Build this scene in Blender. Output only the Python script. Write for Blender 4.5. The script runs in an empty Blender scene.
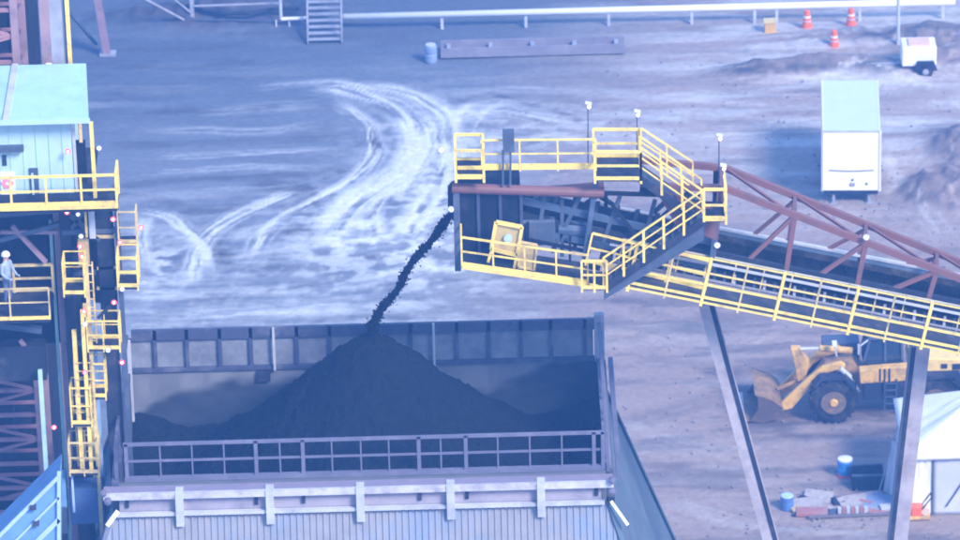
import bpy, math, random, itertools
import numpy as np
from mathutils import Vector, Matrix
random.seed(7)
rng = np.random.default_rng(11)
scene = bpy.context.scene
COL = scene.collection
rad = math.radians

# ------------------------------------------------------------------ camera
PITCH, ROLL, DIST, FPX = rad(25.0), rad(1.5), 250.0, 5486.0
R0 = Vector((1, 0, 0)); U0 = Vector((0, math.sin(PITCH), math.cos(PITCH))); FW = Vector((0, math.cos(PITCH), -math.sin(PITCH)))
RT = R0 * math.cos(ROLL) - U0 * math.sin(ROLL)
UP = R0 * math.sin(ROLL) + U0 * math.cos(ROLL)
CAM = -FW * DIST
cd = bpy.data.cameras.new('camera'); co = bpy.data.objects.new('camera', cd); COL.objects.link(co)
m = Matrix((RT, UP, -FW)).transposed().to_4x4(); m.translation = CAM
co.matrix_world = m
cd.sensor_width = 36; cd.lens = 36 * FPX / 960; cd.clip_start = 1; cd.clip_end = 3000
scene.camera = co
cd.dof.use_dof = True; cd.dof.focus_distance = 122; cd.dof.aperture_fstop = 2.6   # the slightly soft focus of the long lens

# ------------------------------------------------------------------ light
SUN_EL, SUN_AZ = rad(40), rad(140)       # azimuth: direction the sun stands in, clockwise from +Y
w = bpy.data.worlds.new('World'); scene.world = w; w.use_nodes = True
nt = w.node_tree; nt.nodes.clear()
sky = nt.nodes.new('ShaderNodeTexSky'); sky.sky_type = 'NISHITA'; sky.sun_disc = False
sky.sun_elevation = SUN_EL; sky.sun_rotation = SUN_AZ; sky.air_density = 1.6; sky.dust_density = 0.3; sky.ozone_density = 3.0
bgn = nt.nodes.new('ShaderNodeBackground'); bgn.inputs['Strength'].default_value = 0.07
on = nt.nodes.new('ShaderNodeOutputWorld')
nt.links.new(sky.outputs[0], bgn.inputs[0]); nt.links.new(bgn.outputs[0], on.inputs[0])
sl = bpy.data.lights.new('sun', 'SUN'); sl.energy = 1.5; sl.angle = rad(17); sl.color = (1.0, 0.89, 0.76)
so = bpy.data.objects.new('sun', sl); COL.objects.link(so)
sd = Vector((math.sin(SUN_AZ) * math.cos(SUN_EL), math.cos(SUN_AZ) * math.cos(SUN_EL), math.sin(SUN_EL)))
so.rotation_euler = sd.to_track_quat('Z', 'Y').to_euler()
vs = scene.view_settings; vs.view_transform = 'Standard'; vs.look = 'None'; vs.gamma = 1.0; vs.use_curve_mapping = False
vs.exposure = 2.25
scene.cycles.volume_bounces = 1

# ------------------------------------------------------------------ projection helpers (photo pixels 960x540 -> world)
def ray(px, py):
    return (FW * FPX + RT * (px - 480) + UP * (270 - py)).normalized()
def Z(px, py, z=0.0):
    d = ray(px, py); return CAM + d * ((z - CAM.z) / d.z)
def Y(px, py, y):
    d = ray(px, py); return CAM + d * ((y - CAM.y) / d.y)
def V(p, dx=0, dy=0, dz=0): return Vector(p)+Vector((dx, dy, dz))
def proj(p):
    v = Vector(p) - CAM; k = FPX / v.dot(FW); return 480 + v.dot(RT) * k, 270 - v.dot(UP) * k

# ------------------------------------------------------------------ materials
MATS = {}
def mat(name, col, rough=0.6, metal=0.0, var=0.12, scale=1.5, bump=0.0, dirt=None, dscale=0.7, dlo=.5, dhi=.7, emit=None, es=0):
    if name in MATS: return MATS[name]
    M = bpy.data.materials.new(name); M.use_nodes = True; n = M.node_tree.nodes; l = M.node_tree.links
    b = n['Principled BSDF']; b.inputs['Roughness'].default_value = rough; b.inputs['Metallic'].default_value = metal; b.inputs['Specular IOR Level'].default_value = .06 if max(col) < .06 else .5
    tc = n.new('ShaderNodeTexCoord')
    ns = n.new('ShaderNodeTexNoise'); ns.inputs['Scale'].default_value = scale; ns.inputs['Detail'].default_value = 6; ns.inputs['Roughness'].default_value = .65
    l.new(tc.outputs['Object'], ns.inputs['Vector'])
    mp = n.new('ShaderNodeMapRange'); mp.inputs[1].default_value = .3; mp.inputs[2].default_value = .7; mp.inputs[3].default_value = 1 - var; mp.inputs[4].default_value = 1 + var
    l.new(ns.outputs['Fac'], mp.inputs[0])
    mx = n.new('ShaderNodeMix'); mx.data_type = 'RGBA'; mx.blend_type = 'MULTIPLY'; mx.inputs[0].default_value = 1
    mx.inputs[6].default_value = (*col, 1); l.new(mp.outputs[0], mx.inputs[7])
    out = mx.outputs[2]
    if dirt:
        n2 = n.new('ShaderNodeTexNoise'); n2.inputs['Scale'].default_value = dscale; n2.inputs['Detail'].default_value = 8; n2.inputs['Roughness'].default_value = .7
        l.new(tc.outputs['Object'], n2.inputs['Vector'])
        r = n.new('ShaderNodeMapRange'); r.inputs[1].default_value = dlo; r.inputs[2].default_value = dhi; l.new(n2.outputs['Fac'], r.inputs[0])
        m2 = n.new('ShaderNodeMix'); m2.data_type = 'RGBA'; l.new(r.outputs[0], m2.inputs[0]); l.new(out, m2.inputs[6]); m2.inputs[7].default_value = (*dirt, 1)
        out = m2.outputs[2]
    l.new(out, b.inputs['Base Color'])
    if bump:
        bp = n.new('ShaderNodeBump'); bp.inputs['Strength'].default_value = bump; bp.inputs['Distance'].default_value = .05
        n3 = n.new('ShaderNodeTexNoise'); n3.inputs['Scale'].default_value = scale * 5; n3.inputs['Detail'].default_value = 6
        l.new(tc.outputs['Object'], n3.inputs['Vector']); l.new(n3.outputs['Fac'], bp.inputs['Height']); l.new(bp.outputs[0], b.inputs['Normal'])
    if emit:
        b.inputs['Emission Color'].default_value = (*emit, 1); b.inputs['Emission Strength'].default_value = es
    MATS[name] = M; return M
YEL = mat('yellow_paint', (.92, .68, .16), .5, dirt=(.38, .29, .17), dscale=2.2, dlo=.50, dhi=.72)
YEW = mat('worn_yellow_paint', (.72, .56, .24), .6, dirt=(.30, .24, .17), dscale=1.6, dlo=.45, dhi=.7)
STEEL = mat('dusty_blue_steel', (.06, .085, .14), .6, dirt=(.12, .14, .2), dscale=1.2)
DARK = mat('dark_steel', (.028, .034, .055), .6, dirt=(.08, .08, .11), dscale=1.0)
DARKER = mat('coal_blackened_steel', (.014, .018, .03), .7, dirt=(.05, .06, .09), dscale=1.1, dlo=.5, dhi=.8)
RUST = mat('red_oxide_steel', (.20, .09, .085), .6, dirt=(.12, .075, .08), dscale=1.5)
PINK = mat('primer_pink_steel', (.32, .21, .24), .6, dirt=(.17, .12, .15), dscale=1.3)
GREY = mat('galvanised_steel', (.34, .35, .42), .5, dirt=(.19, .2, .26), dscale=1.1, dlo=.45, dhi=.75)
PALE = mat('pale_galvanised_steel', (.50, .52, .60), .5, dirt=(.30, .31, .38), dscale=.9, dlo=.5, dhi=.75)
WHITE = mat('white_paint', (.80, .80, .82), .5, var=.04, dirt=(.62, .62, .66), dscale=.8, dlo=.55, dhi=.9)
CYAN = mat('pale_turquoise_cladding', (.44, .62, .70), .5, var=.06, dirt=(.34, .48, .58), dscale=.5, dlo=.5, dhi=.8)
CYANB = mat('bleached_turquoise_cladding', (.38, .60, .62), .5, var=.07, dirt=(.30, .47, .52), dscale=.6)
BLUE = mat('blue_sheet_cladding', (.16, .33, .62), .5, dirt=(.12, .22, .42), dscale=.6)
BLUEL = mat('light_blue_rib', (.42, .58, .82), .5)
RUBBER = mat('black_rubber', (.02, .02, .024), .85, dirt=(.10, .09, .09), dscale=2, dlo=.45, dhi=.75)
GLASS = mat('dark_window_glass', (.03, .05, .09), .15)
ORANGE = mat('safety_orange', (.85, .16, .05), .5)
LAMPM = mat('lit_lamp_glass', (.9, .9, .9), .3, emit=(1, .93, .88), es=1.1)
REDL = mat('red_lamp_shell', (.75, .06, .08), .4, emit=(1, .08, .10), es=.35)
CANVAS = mat('white_tent_canvas', (.82, .82, .83), .8, var=.05, bump=.2, scale=.8)
CANVG = mat('shaded_tent_canvas', (.55, .58, .66), .8, var=.08, bump=.3, scale=.9)  # greyer copy of the white canvas: shade of the walls put into the colour

# ------------------------------------------------------------------ mesh builder
ORG = {}
class MB:
    def __init__(s): s.v = []; s.f = []
    def add(s, vs_, fs):
        o = len(s.v); s.v += [tuple(v) for v in vs_]; s.f += [tuple(i + o for i in f) for f in fs]; return s
    def box(s, a, b):
        x0, x1 = sorted((a[0], b[0])); y0, y1 = sorted((a[1], b[1])); z0, z1 = sorted((a[2], b[2]))
        return s.add([(x0,y0,z0),(x1,y0,z0),(x1,y1,z0),(x0,y1,z0),(x0,y0,z1),(x1,y0,z1),(x1,y1,z1),(x0,y1,z1)],
              [(0,3,2,1),(4,5,6,7),(0,1,5,4),(1,2,6,5),(2,3,7,6),(3,0,4,7)])
    def bar(s, p, q, w=.1, h=None, up=(0, 0, 1)):
        h = w if h is None else h
        p = Vector(p); q = Vector(q); d = (q - p).normalized(); u = Vector(up)
        if abs(d.dot(u)) > .95: u = Vector((0, 1, 0))
        r = d.cross(u).normalized() * (w / 2); u = r.cross(d).normalized() * (h / 2)
        return s.add([p-r-u, p+r-u, p+r+u, p-r+u, q-r-u, q+r-u, q+r+u, q-r+u],
              [(0,1,2,3),(7,6,5,4),(1,0,4,5),(2,1,5,6),(3,2,6,7),(0,3,7,4)])
    def ibeam(s, p, q, w=.3, h=.5, t=.04, up=(0, 1, 0)):
        p = Vector(p); q = Vector(q); d = (q - p).normalized(); u = Vector(up); r = d.cross(u).normalized(); u = r.cross(d).normalized()
        s.bar(p + u*(h/2-t/2), q + u*(h/2-t/2), w, t, u); s.bar(p - u*(h/2-t/2), q - u*(h/2-t/2), w, t, u)
        return s.bar(p, q, t, h - 2*t, u)
    def tube(s, p, q, r=.05, n=8, r2=None):
        r2 = r if r2 is None else r2
        p = Vector(p); q = Vector(q); d = (q - p).normalized(); a = d.orthogonal().normalized(); b = d.cross(a)
        vs_ = []
        for c, rr in ((p, r), (q, r2)):
            for k in range(n):
                t = 2*math.pi*k/n; vs_.append(c + a*math.cos(t)*rr + b*math.sin(t)*rr)
        return s.add(vs_, [(k, (k+1) % n, n+(k+1) % n, n+k) for k in range(n)] + [tuple(range(n))[::-1], tuple(range(n, 2*n))])
    def lathe(s, c, prof, n=16, axis='z'):
        # prof: list of (r, h)
        vs_ = []; c = Vector(c)
        for r, h in prof:
            for k in range(n):
                t = 2*math.pi*k/n; a, b = math.cos(t)*r, math.sin(t)*r
                vs_.append(c + Vector((a, b, h) if axis == 'z' else (a, h, b)))
        fs = []
        for j in range(len(prof)-1):
            for k in range(n): fs.append((j*n+k, j*n+(k+1) % n, (j+1)*n+(k+1) % n, (j+1)*n+k))
        fs += [tuple(range(n))[::-1], tuple(range((len(prof)-1)*n, len(prof)*n))]
        return s.add(vs_, fs)
    def prism(s, pts, y0, y1):   # polygon in (x,z) extruded in y
        n = len(pts)
        return s.add([(x, y0, z) for x, z in pts] + [(x, y1, z) for x, z in pts],
              [tuple(range(n)), tuple(range(n, 2*n))[::-1]] + [(k, (k+1) % n, n+(k+1) % n, n+k)[::-1] for k in range(n)])
    def slab(s, a, b, c, d, t, nrm=None):   # thick quad
        a, b, c, d = map(Vector, (a, b, c, d)); n = (Vector(nrm) if nrm else (b-a).cross(d-a)).normalized() * t
        return s.add([a, b, c, d, a+n, b+n, c+n, d+n], [(3,2,1,0),(4,5,6,7),(0,1,5,4),(1,2,6,5),(2,3,7,6),(3,0,4,7)])
    def build(s, name, m_, parent=None, smooth=False, bev=0):
        o0 = ORG.get(parent.name, Vector((0, 0, 0))) if parent else Vector((0, 0, 0))
        me = bpy.data.meshes.new(name)
        me.from_pydata([(v[0]-o0.x, v[1]-o0.y, v[2]-o0.z) for v in s.v], [], s.f); me.materials.append(m_)
        me.update()
        import bmesh
        bm = bmesh.new(); bm.from_mesh(me); bmesh.ops.recalc_face_normals(bm, faces=bm.faces); bm.to_mesh(me); bm.free()
        if smooth:
            for p in me.polygons: p.use_smooth = True
        o = bpy.data.objects.new(name, me); COL.objects.link(o)
        if parent: o.parent = parent; ORG[o.name] = o0.copy()
        else: ORG[o.name] = Vector((0, 0, 0))
        if bev:
            bv = o.modifiers.new('bevel', 'BEVEL'); bv.width = bev; bv.segments = 2; bv.limit_method = 'ANGLE'
        return o
def tag(o, label=None, cat=None, group=None, kind=None):
    for k, v in (('label', label), ('category', cat), ('group', group), ('kind', kind)):
        if v: o[k] = v
    return o
def thing(name, label, cat, loc, group=None):
    o = bpy.data.objects.new(name, None); o.empty_display_size = .5; o.location = loc; COL.objects.link(o)
    ORG[o.name] = Vector(loc); return tag(o, label, cat, group)
def dup(src, loc, label, rotz=0, scale=1):
    r = src.copy(); COL.objects.link(r); r.location = loc; r.rotation_euler = (0, 0, rotz); r.scale = src.scale*scale; r['label'] = label
    for ch in src.children:
        c = ch.copy(); COL.objects.link(c); c.parent = r
        for g in ch.children:
            d = g.copy(); COL.objects.link(d); d.parent = c
    return r
def lerp(a, b, t): return Vector(a) + (Vector(b) - Vector(a)) * t

def railing(parent, pts, h=1.07, step=1.2, m_=None, rails=(1.0, .5), toe=.12, r=.035, up=(0, 0, 1), pr=None, closed_ends=True):
    m_ = m_ or YEL; up = Vector(up); pts = [Vector(p) for p in pts]; rl = None
    for k in rails:
        mb = MB()
        for a, b in zip(pts, pts[1:]): mb.bar(a + up*h*k, b + up*h*k, r*(1.9 if k == rails[0] else 1.45), r*(1.9 if k == rails[0] else 1.45))
        if rl is None: rl = mb.build('railing', m_, parent)
        else: mb.build('mid_rail', m_, rl)
    if toe:
        mb = MB()
        for a, b in zip(pts, pts[1:]): mb.bar(a + up*toe/2, b + up*toe/2, .03, toe)
        mb.build('toe_board', m_, rl)
    for i, (a, b) in enumerate(zip(pts, pts[1:])):
        n = max(1, round((b-a).length/step))
        for k in range(0 if i == 0 else 1, n+1):
            p = lerp(a, b, k/n); q = MB(); q.bar(p - up*.12, p + up*(h-.0), (pr or r)*1.8, (pr or r)*1.8, (0, 1, 0)); q.build('post', m_, rl)
    return rl

# ------------------------------------------------------------------ ground sheet
def smooth(a, b, x):
    t = np.clip((x-a)/(b-a), 0, 1); return t*t*(3-2*t)
def vnoise(x, y, seed):
    g = np.random.default_rng(seed).random((256, 256))
    xi = np.floor(x).astype(int); yi = np.floor(y).astype(int); fx = x-xi; fy = y-yi
    fx = fx*fx*(3-2*fx); fy = fy*fy*(3-2*fy)
    a = g[xi % 256, yi % 256]; b = g[(xi+1) % 256, yi % 256]; c = g[xi % 256, (yi+1) % 256]; d = g[(xi+1) % 256, (yi+1) % 256]
    return (a*(1-fx)+b*fx)*(1-fy) + (c*(1-fx)+d*fx)*fy
def fbm(x, y, seed, oct_=4):
    s_ = 0; a = .5; t = 0
    for k in range(oct_): s_ = s_ + a*vnoise(x*2**k+17*k, y*2**k+31*k, seed+k); t += a; a *= .55
    return s_/t
def axis(lo, hi, st, far):
    c = list(np.arange(lo, hi, st)); d = st; a = hi; out = [hi]
    while a < far: d *= 1.35; a += d; out.append(a)
    d = st; a = lo; pre = []
    while a > -far: d *= 1.35; a -= d; pre.append(a)
    return np.array(pre[::-1] + c + out)
GX = axis(-30, 30, .105, 600); GY = axis(-30, 62, .17, 600)
XX, YY = np.meshgrid(GX, GY)
def polydist(pts, full=False):
    W = [Z(*p) for p in pts]; best = np.full(XX.shape, 1e9); sg = np.zeros(XX.shape); al = np.zeros(XX.shape); s0_ = 0.0
    P = [W[0]] + W + [W[-1]]; S = []
    for i in range(1, len(P)-2):
        for k in range(6):
            t = k/6; a, b, c, d = P[i-1], P[i], P[i+1], P[i+2]
            S.append(.5*((2*b)+(c-a)*t+(2*a-5*b+4*c-d)*t*t+(3*b-3*c+d-a)*t**3))
    S.append(W[-1])
    xs_ = [p.x for p in S]; ys_ = [p.y for p in S]
    i0, i1 = np.searchsorted(GX, [min(xs_)-4, max(xs_)+4]); j0, j1 = np.searchsorted(GY, [min(ys_)-4, max(ys_)+4]); W_ = (slice(j0, j1), slice(i0, i1)); xx, yy = XX[W_], YY[W_]
    for a, b in zip(S, S[1:]):
        dx, dy = b.x-a.x, b.y-a.y; L = dx*dx+dy*dy+1e-9; ln = math.sqrt(L)
        t = np.clip(((xx-a.x)*dx+(yy-a.y)*dy)/L, 0, 1)
        dd_ = np.hypot(xx-a.x-t*dx, yy-a.y-t*dy); m_ = dd_ < best[W_]
        if full:
            sg[W_] = np.where(m_, np.sign((xx-a.x)*dy-(yy-a.y)*dx)*dd_, sg[W_]); al[W_] = np.where(m_, s0_+t*ln, al[W_])
        best[W_] = np.where(m_, dd_, best[W_]); s0_ += ln
    return (best, sg, al, s0_) if full else best
wx = XX + 1.2*(fbm(XX/3, YY/3, 5)-.5); wy = YY + 1.2*(fbm(XX/3, YY/3, 9)-.5)
dust = np.zeros(XX.shape); height = np.zeros(XX.shape)
streak = fbm(XX/5, YY/.7, 21, 6)          # horizontal drag marks
n1 = fbm(XX/2.6+.3*streak, YY/1.7, 31, 6); n2 = fbm(XX/.6, YY/.8, 41, 4); big = fbm(XX/14, YY/14, 51, 3)
def blob(px, py, rx, ry, s_):
    c = Z(px, py); return s_*np.exp(-(((XX-c.x)/rx)**2 + ((YY-c.y)/ry)**2))
TR = [ # photo-pixel polylines on the ground plane, half width m, strength
 ([(300,90),(335,88),(375,97),(405,112),(420,138),(412,162),(385,182),(355,200),(335,222),(325,245)], 1.0, .95),
 ([(350,86),(395,92),(432,108),(448,130),(446,158),(436,190),(418,215),(405,245)], .8, .8),
 ([(330,98),(352,110),(370,132),(373,156),(352,180),(318,200),(285,218),(262,236),(250,262)], .5, .9),
 ([(420,150),(405,180),(382,196),(372,215),(376,240)], .6, .85),
 ([(300,190),(265,203),(232,218),(208,236),(197,256),(193,285)], .5, .95),
 ([(112,206),(140,210),(168,217),(190,232),(206,250),(215,280)], .45, .8),
 ([(145,216),(142,240),(150,262),(170,280)], .4, .6),
 ([(120,158),(200,156),(280,153),(350,148)], .45, .75), ([(125,132),(200,130),(270,130),(330,122)], .5, .5),
 ([(115,176),(180,171),(250,168),(340,166)], .35, .55), ([(160,194),(220,190),(270,186),(320,176)], .3, .45),
 ([(190,115),(260,108),(330,104)], .6, .4), ([(250,90),(300,84),(360,80)], .5, .35),
 ([(225,240),(270,226),(320,222),(370,212)], .5, .6), ([(215,260),(280,250),(340,246),(400,235),(440,222)], .8, .55),
 ([(100,290),(200,296),(330,286),(450,262)], .9, .45), ([(110,316),(250,312),(400,302),(470,292)], .9, .5), ([(105,272),(160,280),(260,278)], .7, .4),
 ([(440,118),(500,112),(560,122),(620,122)], .8, .7), ([(450,100),(520,104),(600,112),(700,122)], .5, .45), ([(450,140),(520,132),(590,136)], .8, .7),
 ([(480,88),(600,92),(720,100)], .6, .3), ([(640,100),(740,90),(850,72),(960,64)], .9, .30), ([(620,140),(760,128),(960,118)], .9, .22),
 ([(470,100),(455,125),(462,155),(450,190)], .35, .7), ([(505,100),(480,118),(470,150)], .3, .6),
 ([(880,150),(905,190),(940,230),(960,240)], .7, .35), ([(760,235),(830,215),(900,208)], .9, .25), ([(600,70),(760,72),(900,92)], .6, .25),
 ([(640,330),(720,350),(800,330)], .8, .16), ([(620,420),(700,450),(780,470)], 1.0, .18), ([(660,500),(760,525),(900,530)], 1.3, .28),
]
for i, (pts, hw, s_) in enumerate(TR):
    b_, d, al, ln = polydist(pts, True)
    d = d + .30*(n1-.5) + .12*(n2-.5)
    st_ = fbm(d*3.0+50+13*i, al*.16+7*i, 300+i, 5); st2 = fbm(d*7+5*i, al*.35, 340+i, 4)
    tp_ = .30 if i in (7,8,9,10,11,12,5,16) else .12
    env = (1-smooth(hw*.1, hw*1.5, np.abs(d)+.35*(n2-.5)))*(b_ < hw*3)*smooth(0, tp_*ln, al)*smooth(0, tp_*ln, ln-al)
    v = env*smooth(.36, .62, .55*st_+.45*st2)*(.65+.8*n1)
    dust = 1-(1-dust)*(1-np.clip(s_*v*(1.3 if i < 7 else .8), 0, 1))
    height += np.where(b_ < hw*2, .10*(st_-.5), 0)*env
patch = blob(345,232,2.4,5.0,1.0)+blob(420,218,1.8,6,.8)+blob(395,140,2.6,6,.3)+blob(480,135,3.5,5,.4)+blob(162,256,1.3,3,.85)+blob(590,130,4,3,.4)+blob(300,270,10,6,.22)+blob(220,300,9,5,.2)+blob(880,185,5,6,.15)+blob(940,60,4,8,.15)+blob(450,165,1.5,6,.3)+blob(445,250,2.5,7,.55)
chip = fbm(XX/.9, YY/.55, 131, 5)
dust = 1-(1-dust)*(1-np.clip(patch*(smooth(.44, .60, .7*chip+.3*n2)*.62+smooth(.40, .65, n1)*.20), 0, 1))
left = 1-smooth(-3, 9, XX)
dust = np.clip(dust + .30*smooth(3, 14, XX)*smooth(2, 16, YY)*(.25+1.1*smooth(.35,.65,streak)) + .15*smooth(.46, .72, streak)*smooth(.3, .55, big)*(.6+left)*(1-.85*smooth(16, 27, YY)*left), 0, 1)
dust = np.clip(dust*(.7+.6*n2), 0, 1)
# dark coaly drag marks through the dust
dk = np.zeros(XX.shape)
for i, (pts, hw, s_) in enumerate([([(116,186),(180,180),(260,177),(340,172)], .35, .6), ([(120,145),(200,143),(330,138)], .4, .4), ([(362,165),(373,150),(373,132),(366,120)], .22, .9),
                    ([(376,238),(371,222),(378,205),(396,190),(418,178)], .22, .95), ([(270,186),(300,190),(325,198)], .8, .8), ([(190,212),(230,208),(250,212)], .5, .7), ([(440,140),(441,165),(434,185)], .25, .8),
                    ([(280,205),(320,215),(300,232)], .5, .6), ([(205,232),(215,245),(225,262)], .35, .6), ([(150,112),(230,110),(270,108)], .35, .5), ([(120,196),(160,200),(190,210)], .4, .5),
                    ([(460,100),(520,112),(560,130)], .15, .6), ([(500,96),(560,112),(600,130)], .15, .5),
                    ([(640,420),(720,400),(760,420),(900,425)], .6, .3), ([(650,360),(720,372),(800,440)], .5, .3), ([(620,300),(700,330),(760,330)], .5, .22), ([(640,120),(760,112),(820,108)], .5, .25), ([(880,130),(960,132)], .6, .3)]):
    b_, d, al, ln = polydist(pts, True)
    st_ = fbm(d*5+11*i, al*.4, 400+i, 3)
    dk = np.maximum(dk, s_*(1-smooth(hw*.5, hw*1.6, b_+.5*(n2-.5)))*(.4+.9*st_))
dk = np.clip(dk + .5*smooth(.50, .68, fbm(XX/4, YY/.8, 77, 6))*(.45+.55*smooth(.4, .6, big)), 0, 1)
# blue-grey coal fines (upper left) versus browner earth (right and near)
c0 = Z(200, 60); earth = smooth(-4, 10, XX - 0.12*(YY-10) + 5*(n1-.5)) ; earth = np.clip(earth*(1-.35*smooth(20, 45, YY)), 0, 1)
slate = smooth(14, 34, YY + .35*(-XX) + 5*(n1-.5))*(1-earth*.8)
height += .10*(n1-.5) + .05*(n2-.5)*smooth(.3, .6, big) + .08*(streak-.5)
def mound(px, py, rx, ry, h, seed):
    c = Z(px, py); q = np.exp(-(((XX-c.x)/rx)**2+((YY-c.y)/ry)**2)**1.3); return h*q*(.45+1.1*fbm(XX/.55, YY/.55, seed, 5))
mounds = mound(958,192,2.0,2.2,.9,61)+mound(922,196,1.1,1.5,.45,62)+mound(968,150,2.0,2.2,.9,63)+mound(860,40,5,1.5,.35,64)+mound(945,50,2.2,2.6,.7,65)+mound(790,70,3.2,1.0,.45,66)+mound(850,68,3,.9,.4,69)+mound(760,75,2,.8,.3,70)+mound(890,75,2,1,.3,74)+mound(220,18,6,1.6,.8,67)
height += mounds; height *= np.exp(-((np.maximum(np.hypot(XX, YY)-70, 0))/60)**2)
mk = smooth(.10, .45, mounds)*smooth(.3, .55, fbm(XX/.5, YY/.4, 88, 4)+.12); dust *= (1-.85*mk); dk = np.clip(dk + .7*mk*(n2+.25), 0, 1)
nx, ny = len(GX), len(GY)
me = bpy.data.meshes.new('ground'); me.vertices.add(nx*ny)
me.vertices.foreach_set('co', np.stack([XX, YY, height], -1).astype(np.float32).ravel())
ii = (np.arange(ny-1)[:, None]*nx + np.arange(nx-1)[None, :]).ravel()
F = np.stack([ii, ii+1, ii+nx+1, ii+nx], -1).astype(np.int32)
me.loops.add(F.size); me.loops.foreach_set('vertex_index', F.ravel())
me.polygons.add(len(F)); me.polygons.foreach_set('loop_start', np.arange(0, F.size, 4, dtype=np.int32)); me.polygons.foreach_set('loop_total', np.full(len(F), 4, np.int32))
me.polygons.foreach_set('use_smooth', np.ones(len(F), bool)); me.update(); me.validate()
at = me.color_attributes.new('soil', 'FLOAT_COLOR', 'POINT')
at.data.foreach_set('color', np.stack([dust, earth, dk, slate], -1).astype(np.float32).ravel())
g = bpy.data.objects.new('ground', me); COL.objects.link(g); tag(g, kind='structure', label='dusty coal yard ground crossed by pale wheel tracks')
GM = bpy.data.materials.new('yard_soil'); GM.use_nodes = True; n = GM.node_tree.nodes; l = GM.node_tree.links; b = n['Principled BSDF']; b.inputs['Roughness'].default_value = .9
va = n.new('ShaderNodeVertexColor'); va.layer_name = 'soil'; sp = n.new('ShaderNodeSeparateColor'); l.new(va.outputs['Color'], sp.inputs[0])
def MX(f, a, c, bl='MIX'):
    x = n.new('ShaderNodeMix'); x.data_type = 'RGBA'; x.blend_type = bl
    for s_, i in ((f, 0), (a, 6), (c, 7)):
        if isinstance(s_, tuple): x.inputs[i].default_value = (*s_, 1)
        elif isinstance(s_, (int, float)): x.inputs[i].default_value = s_
        else: l.new(s_, x.inputs[i])
    return x.outputs[2]
c1 = MX(sp.outputs[1], (.155, .17, .205), (.30, .228, .205))
c1 = MX(va.outputs['Alpha'], c1, (.080, .098, .135))
c1 = MX(sp.outputs[2], c1, (.060, .055, .066))
c1 = MX(sp.outputs[0], c1, (.62, .63, .64))
tc = n.new('ShaderNodeTexCoord'); fn = n.new('ShaderNodeTexNoise'); fn.inputs['Scale'].default_value = 3; fn.inputs['Detail'].default_value = 8; fn.inputs['Roughness'].default_value = .7
l.new(tc.outputs['Object'], fn.inputs['Vector'])
mr = n.new('ShaderNodeMapRange'); mr.inputs[1].default_value = .3; mr.inputs[2].default_value = .7; mr.inputs[3].default_value = .8; mr.inputs[4].default_value = 1.2; l.new(fn.outputs['Fac'], mr.inputs[0])
c1 = MX(1.0, c1, mr.outputs[0], 'MULTIPLY')
gn = n.new('ShaderNodeTexNoise'); gn.inputs['Scale'].default_value = 14; gn.inputs['Detail'].default_value = 5; gn.inputs['Roughness'].default_value = .8; l.new(tc.outputs['Object'], gn.inputs['Vector'])
gr = n.new('ShaderNodeMapRange'); gr.inputs[1].default_value = .3; gr.inputs[2].default_value = .7; gr.inputs[3].default_value = .78; gr.inputs[4].default_value = 1.22; l.new(gn.outputs['Fac'], gr.inputs[0])
c1 = MX(1.0, c1, gr.outputs[0], 'MULTIPLY'); l.new(c1, b.inputs['Base Color'])
bp = n.new('ShaderNodeBump'); bp.inputs['Strength'].default_value = .5; bp.inputs['Distance'].default_value = .08; l.new(fn.outputs['Fac'], bp.inputs['Height']); l.new(bp.outputs[0], b.inputs['Normal'])
me.materials.append(GM)

# ------------------------------------------------------------------ coal bin
ZR = 24.0
YF = Z(360, 475, ZR).y; YB = Z(360, 366, ZR).y
XL = Z(119, 478, ZR).x; XR = Z(606, 472, ZR).x
YC = (YF+YB)/2
print('bin', XL, XR, YF, YB, 'YC', YC)
bin_ = thing('coal_bin', 'huge open topped rectangular steel coal bin with ribbed skirt, under the conveyor head', 'coal bin', ((XL+XR)/2, YC, 0))
T = .25
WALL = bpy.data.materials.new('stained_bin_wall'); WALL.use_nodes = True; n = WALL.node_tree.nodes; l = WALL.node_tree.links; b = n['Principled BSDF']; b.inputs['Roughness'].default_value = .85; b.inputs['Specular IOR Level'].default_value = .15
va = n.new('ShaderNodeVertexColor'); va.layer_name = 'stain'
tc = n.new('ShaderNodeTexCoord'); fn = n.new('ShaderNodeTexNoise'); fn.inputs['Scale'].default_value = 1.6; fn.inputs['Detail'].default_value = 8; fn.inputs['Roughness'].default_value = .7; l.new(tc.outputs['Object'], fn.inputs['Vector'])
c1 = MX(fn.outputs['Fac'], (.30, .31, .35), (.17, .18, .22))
c1 = MX(va.outputs['Color'], c1, (.030, .038, .055)); l.new(c1, b.inputs['Base Color'])
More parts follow.
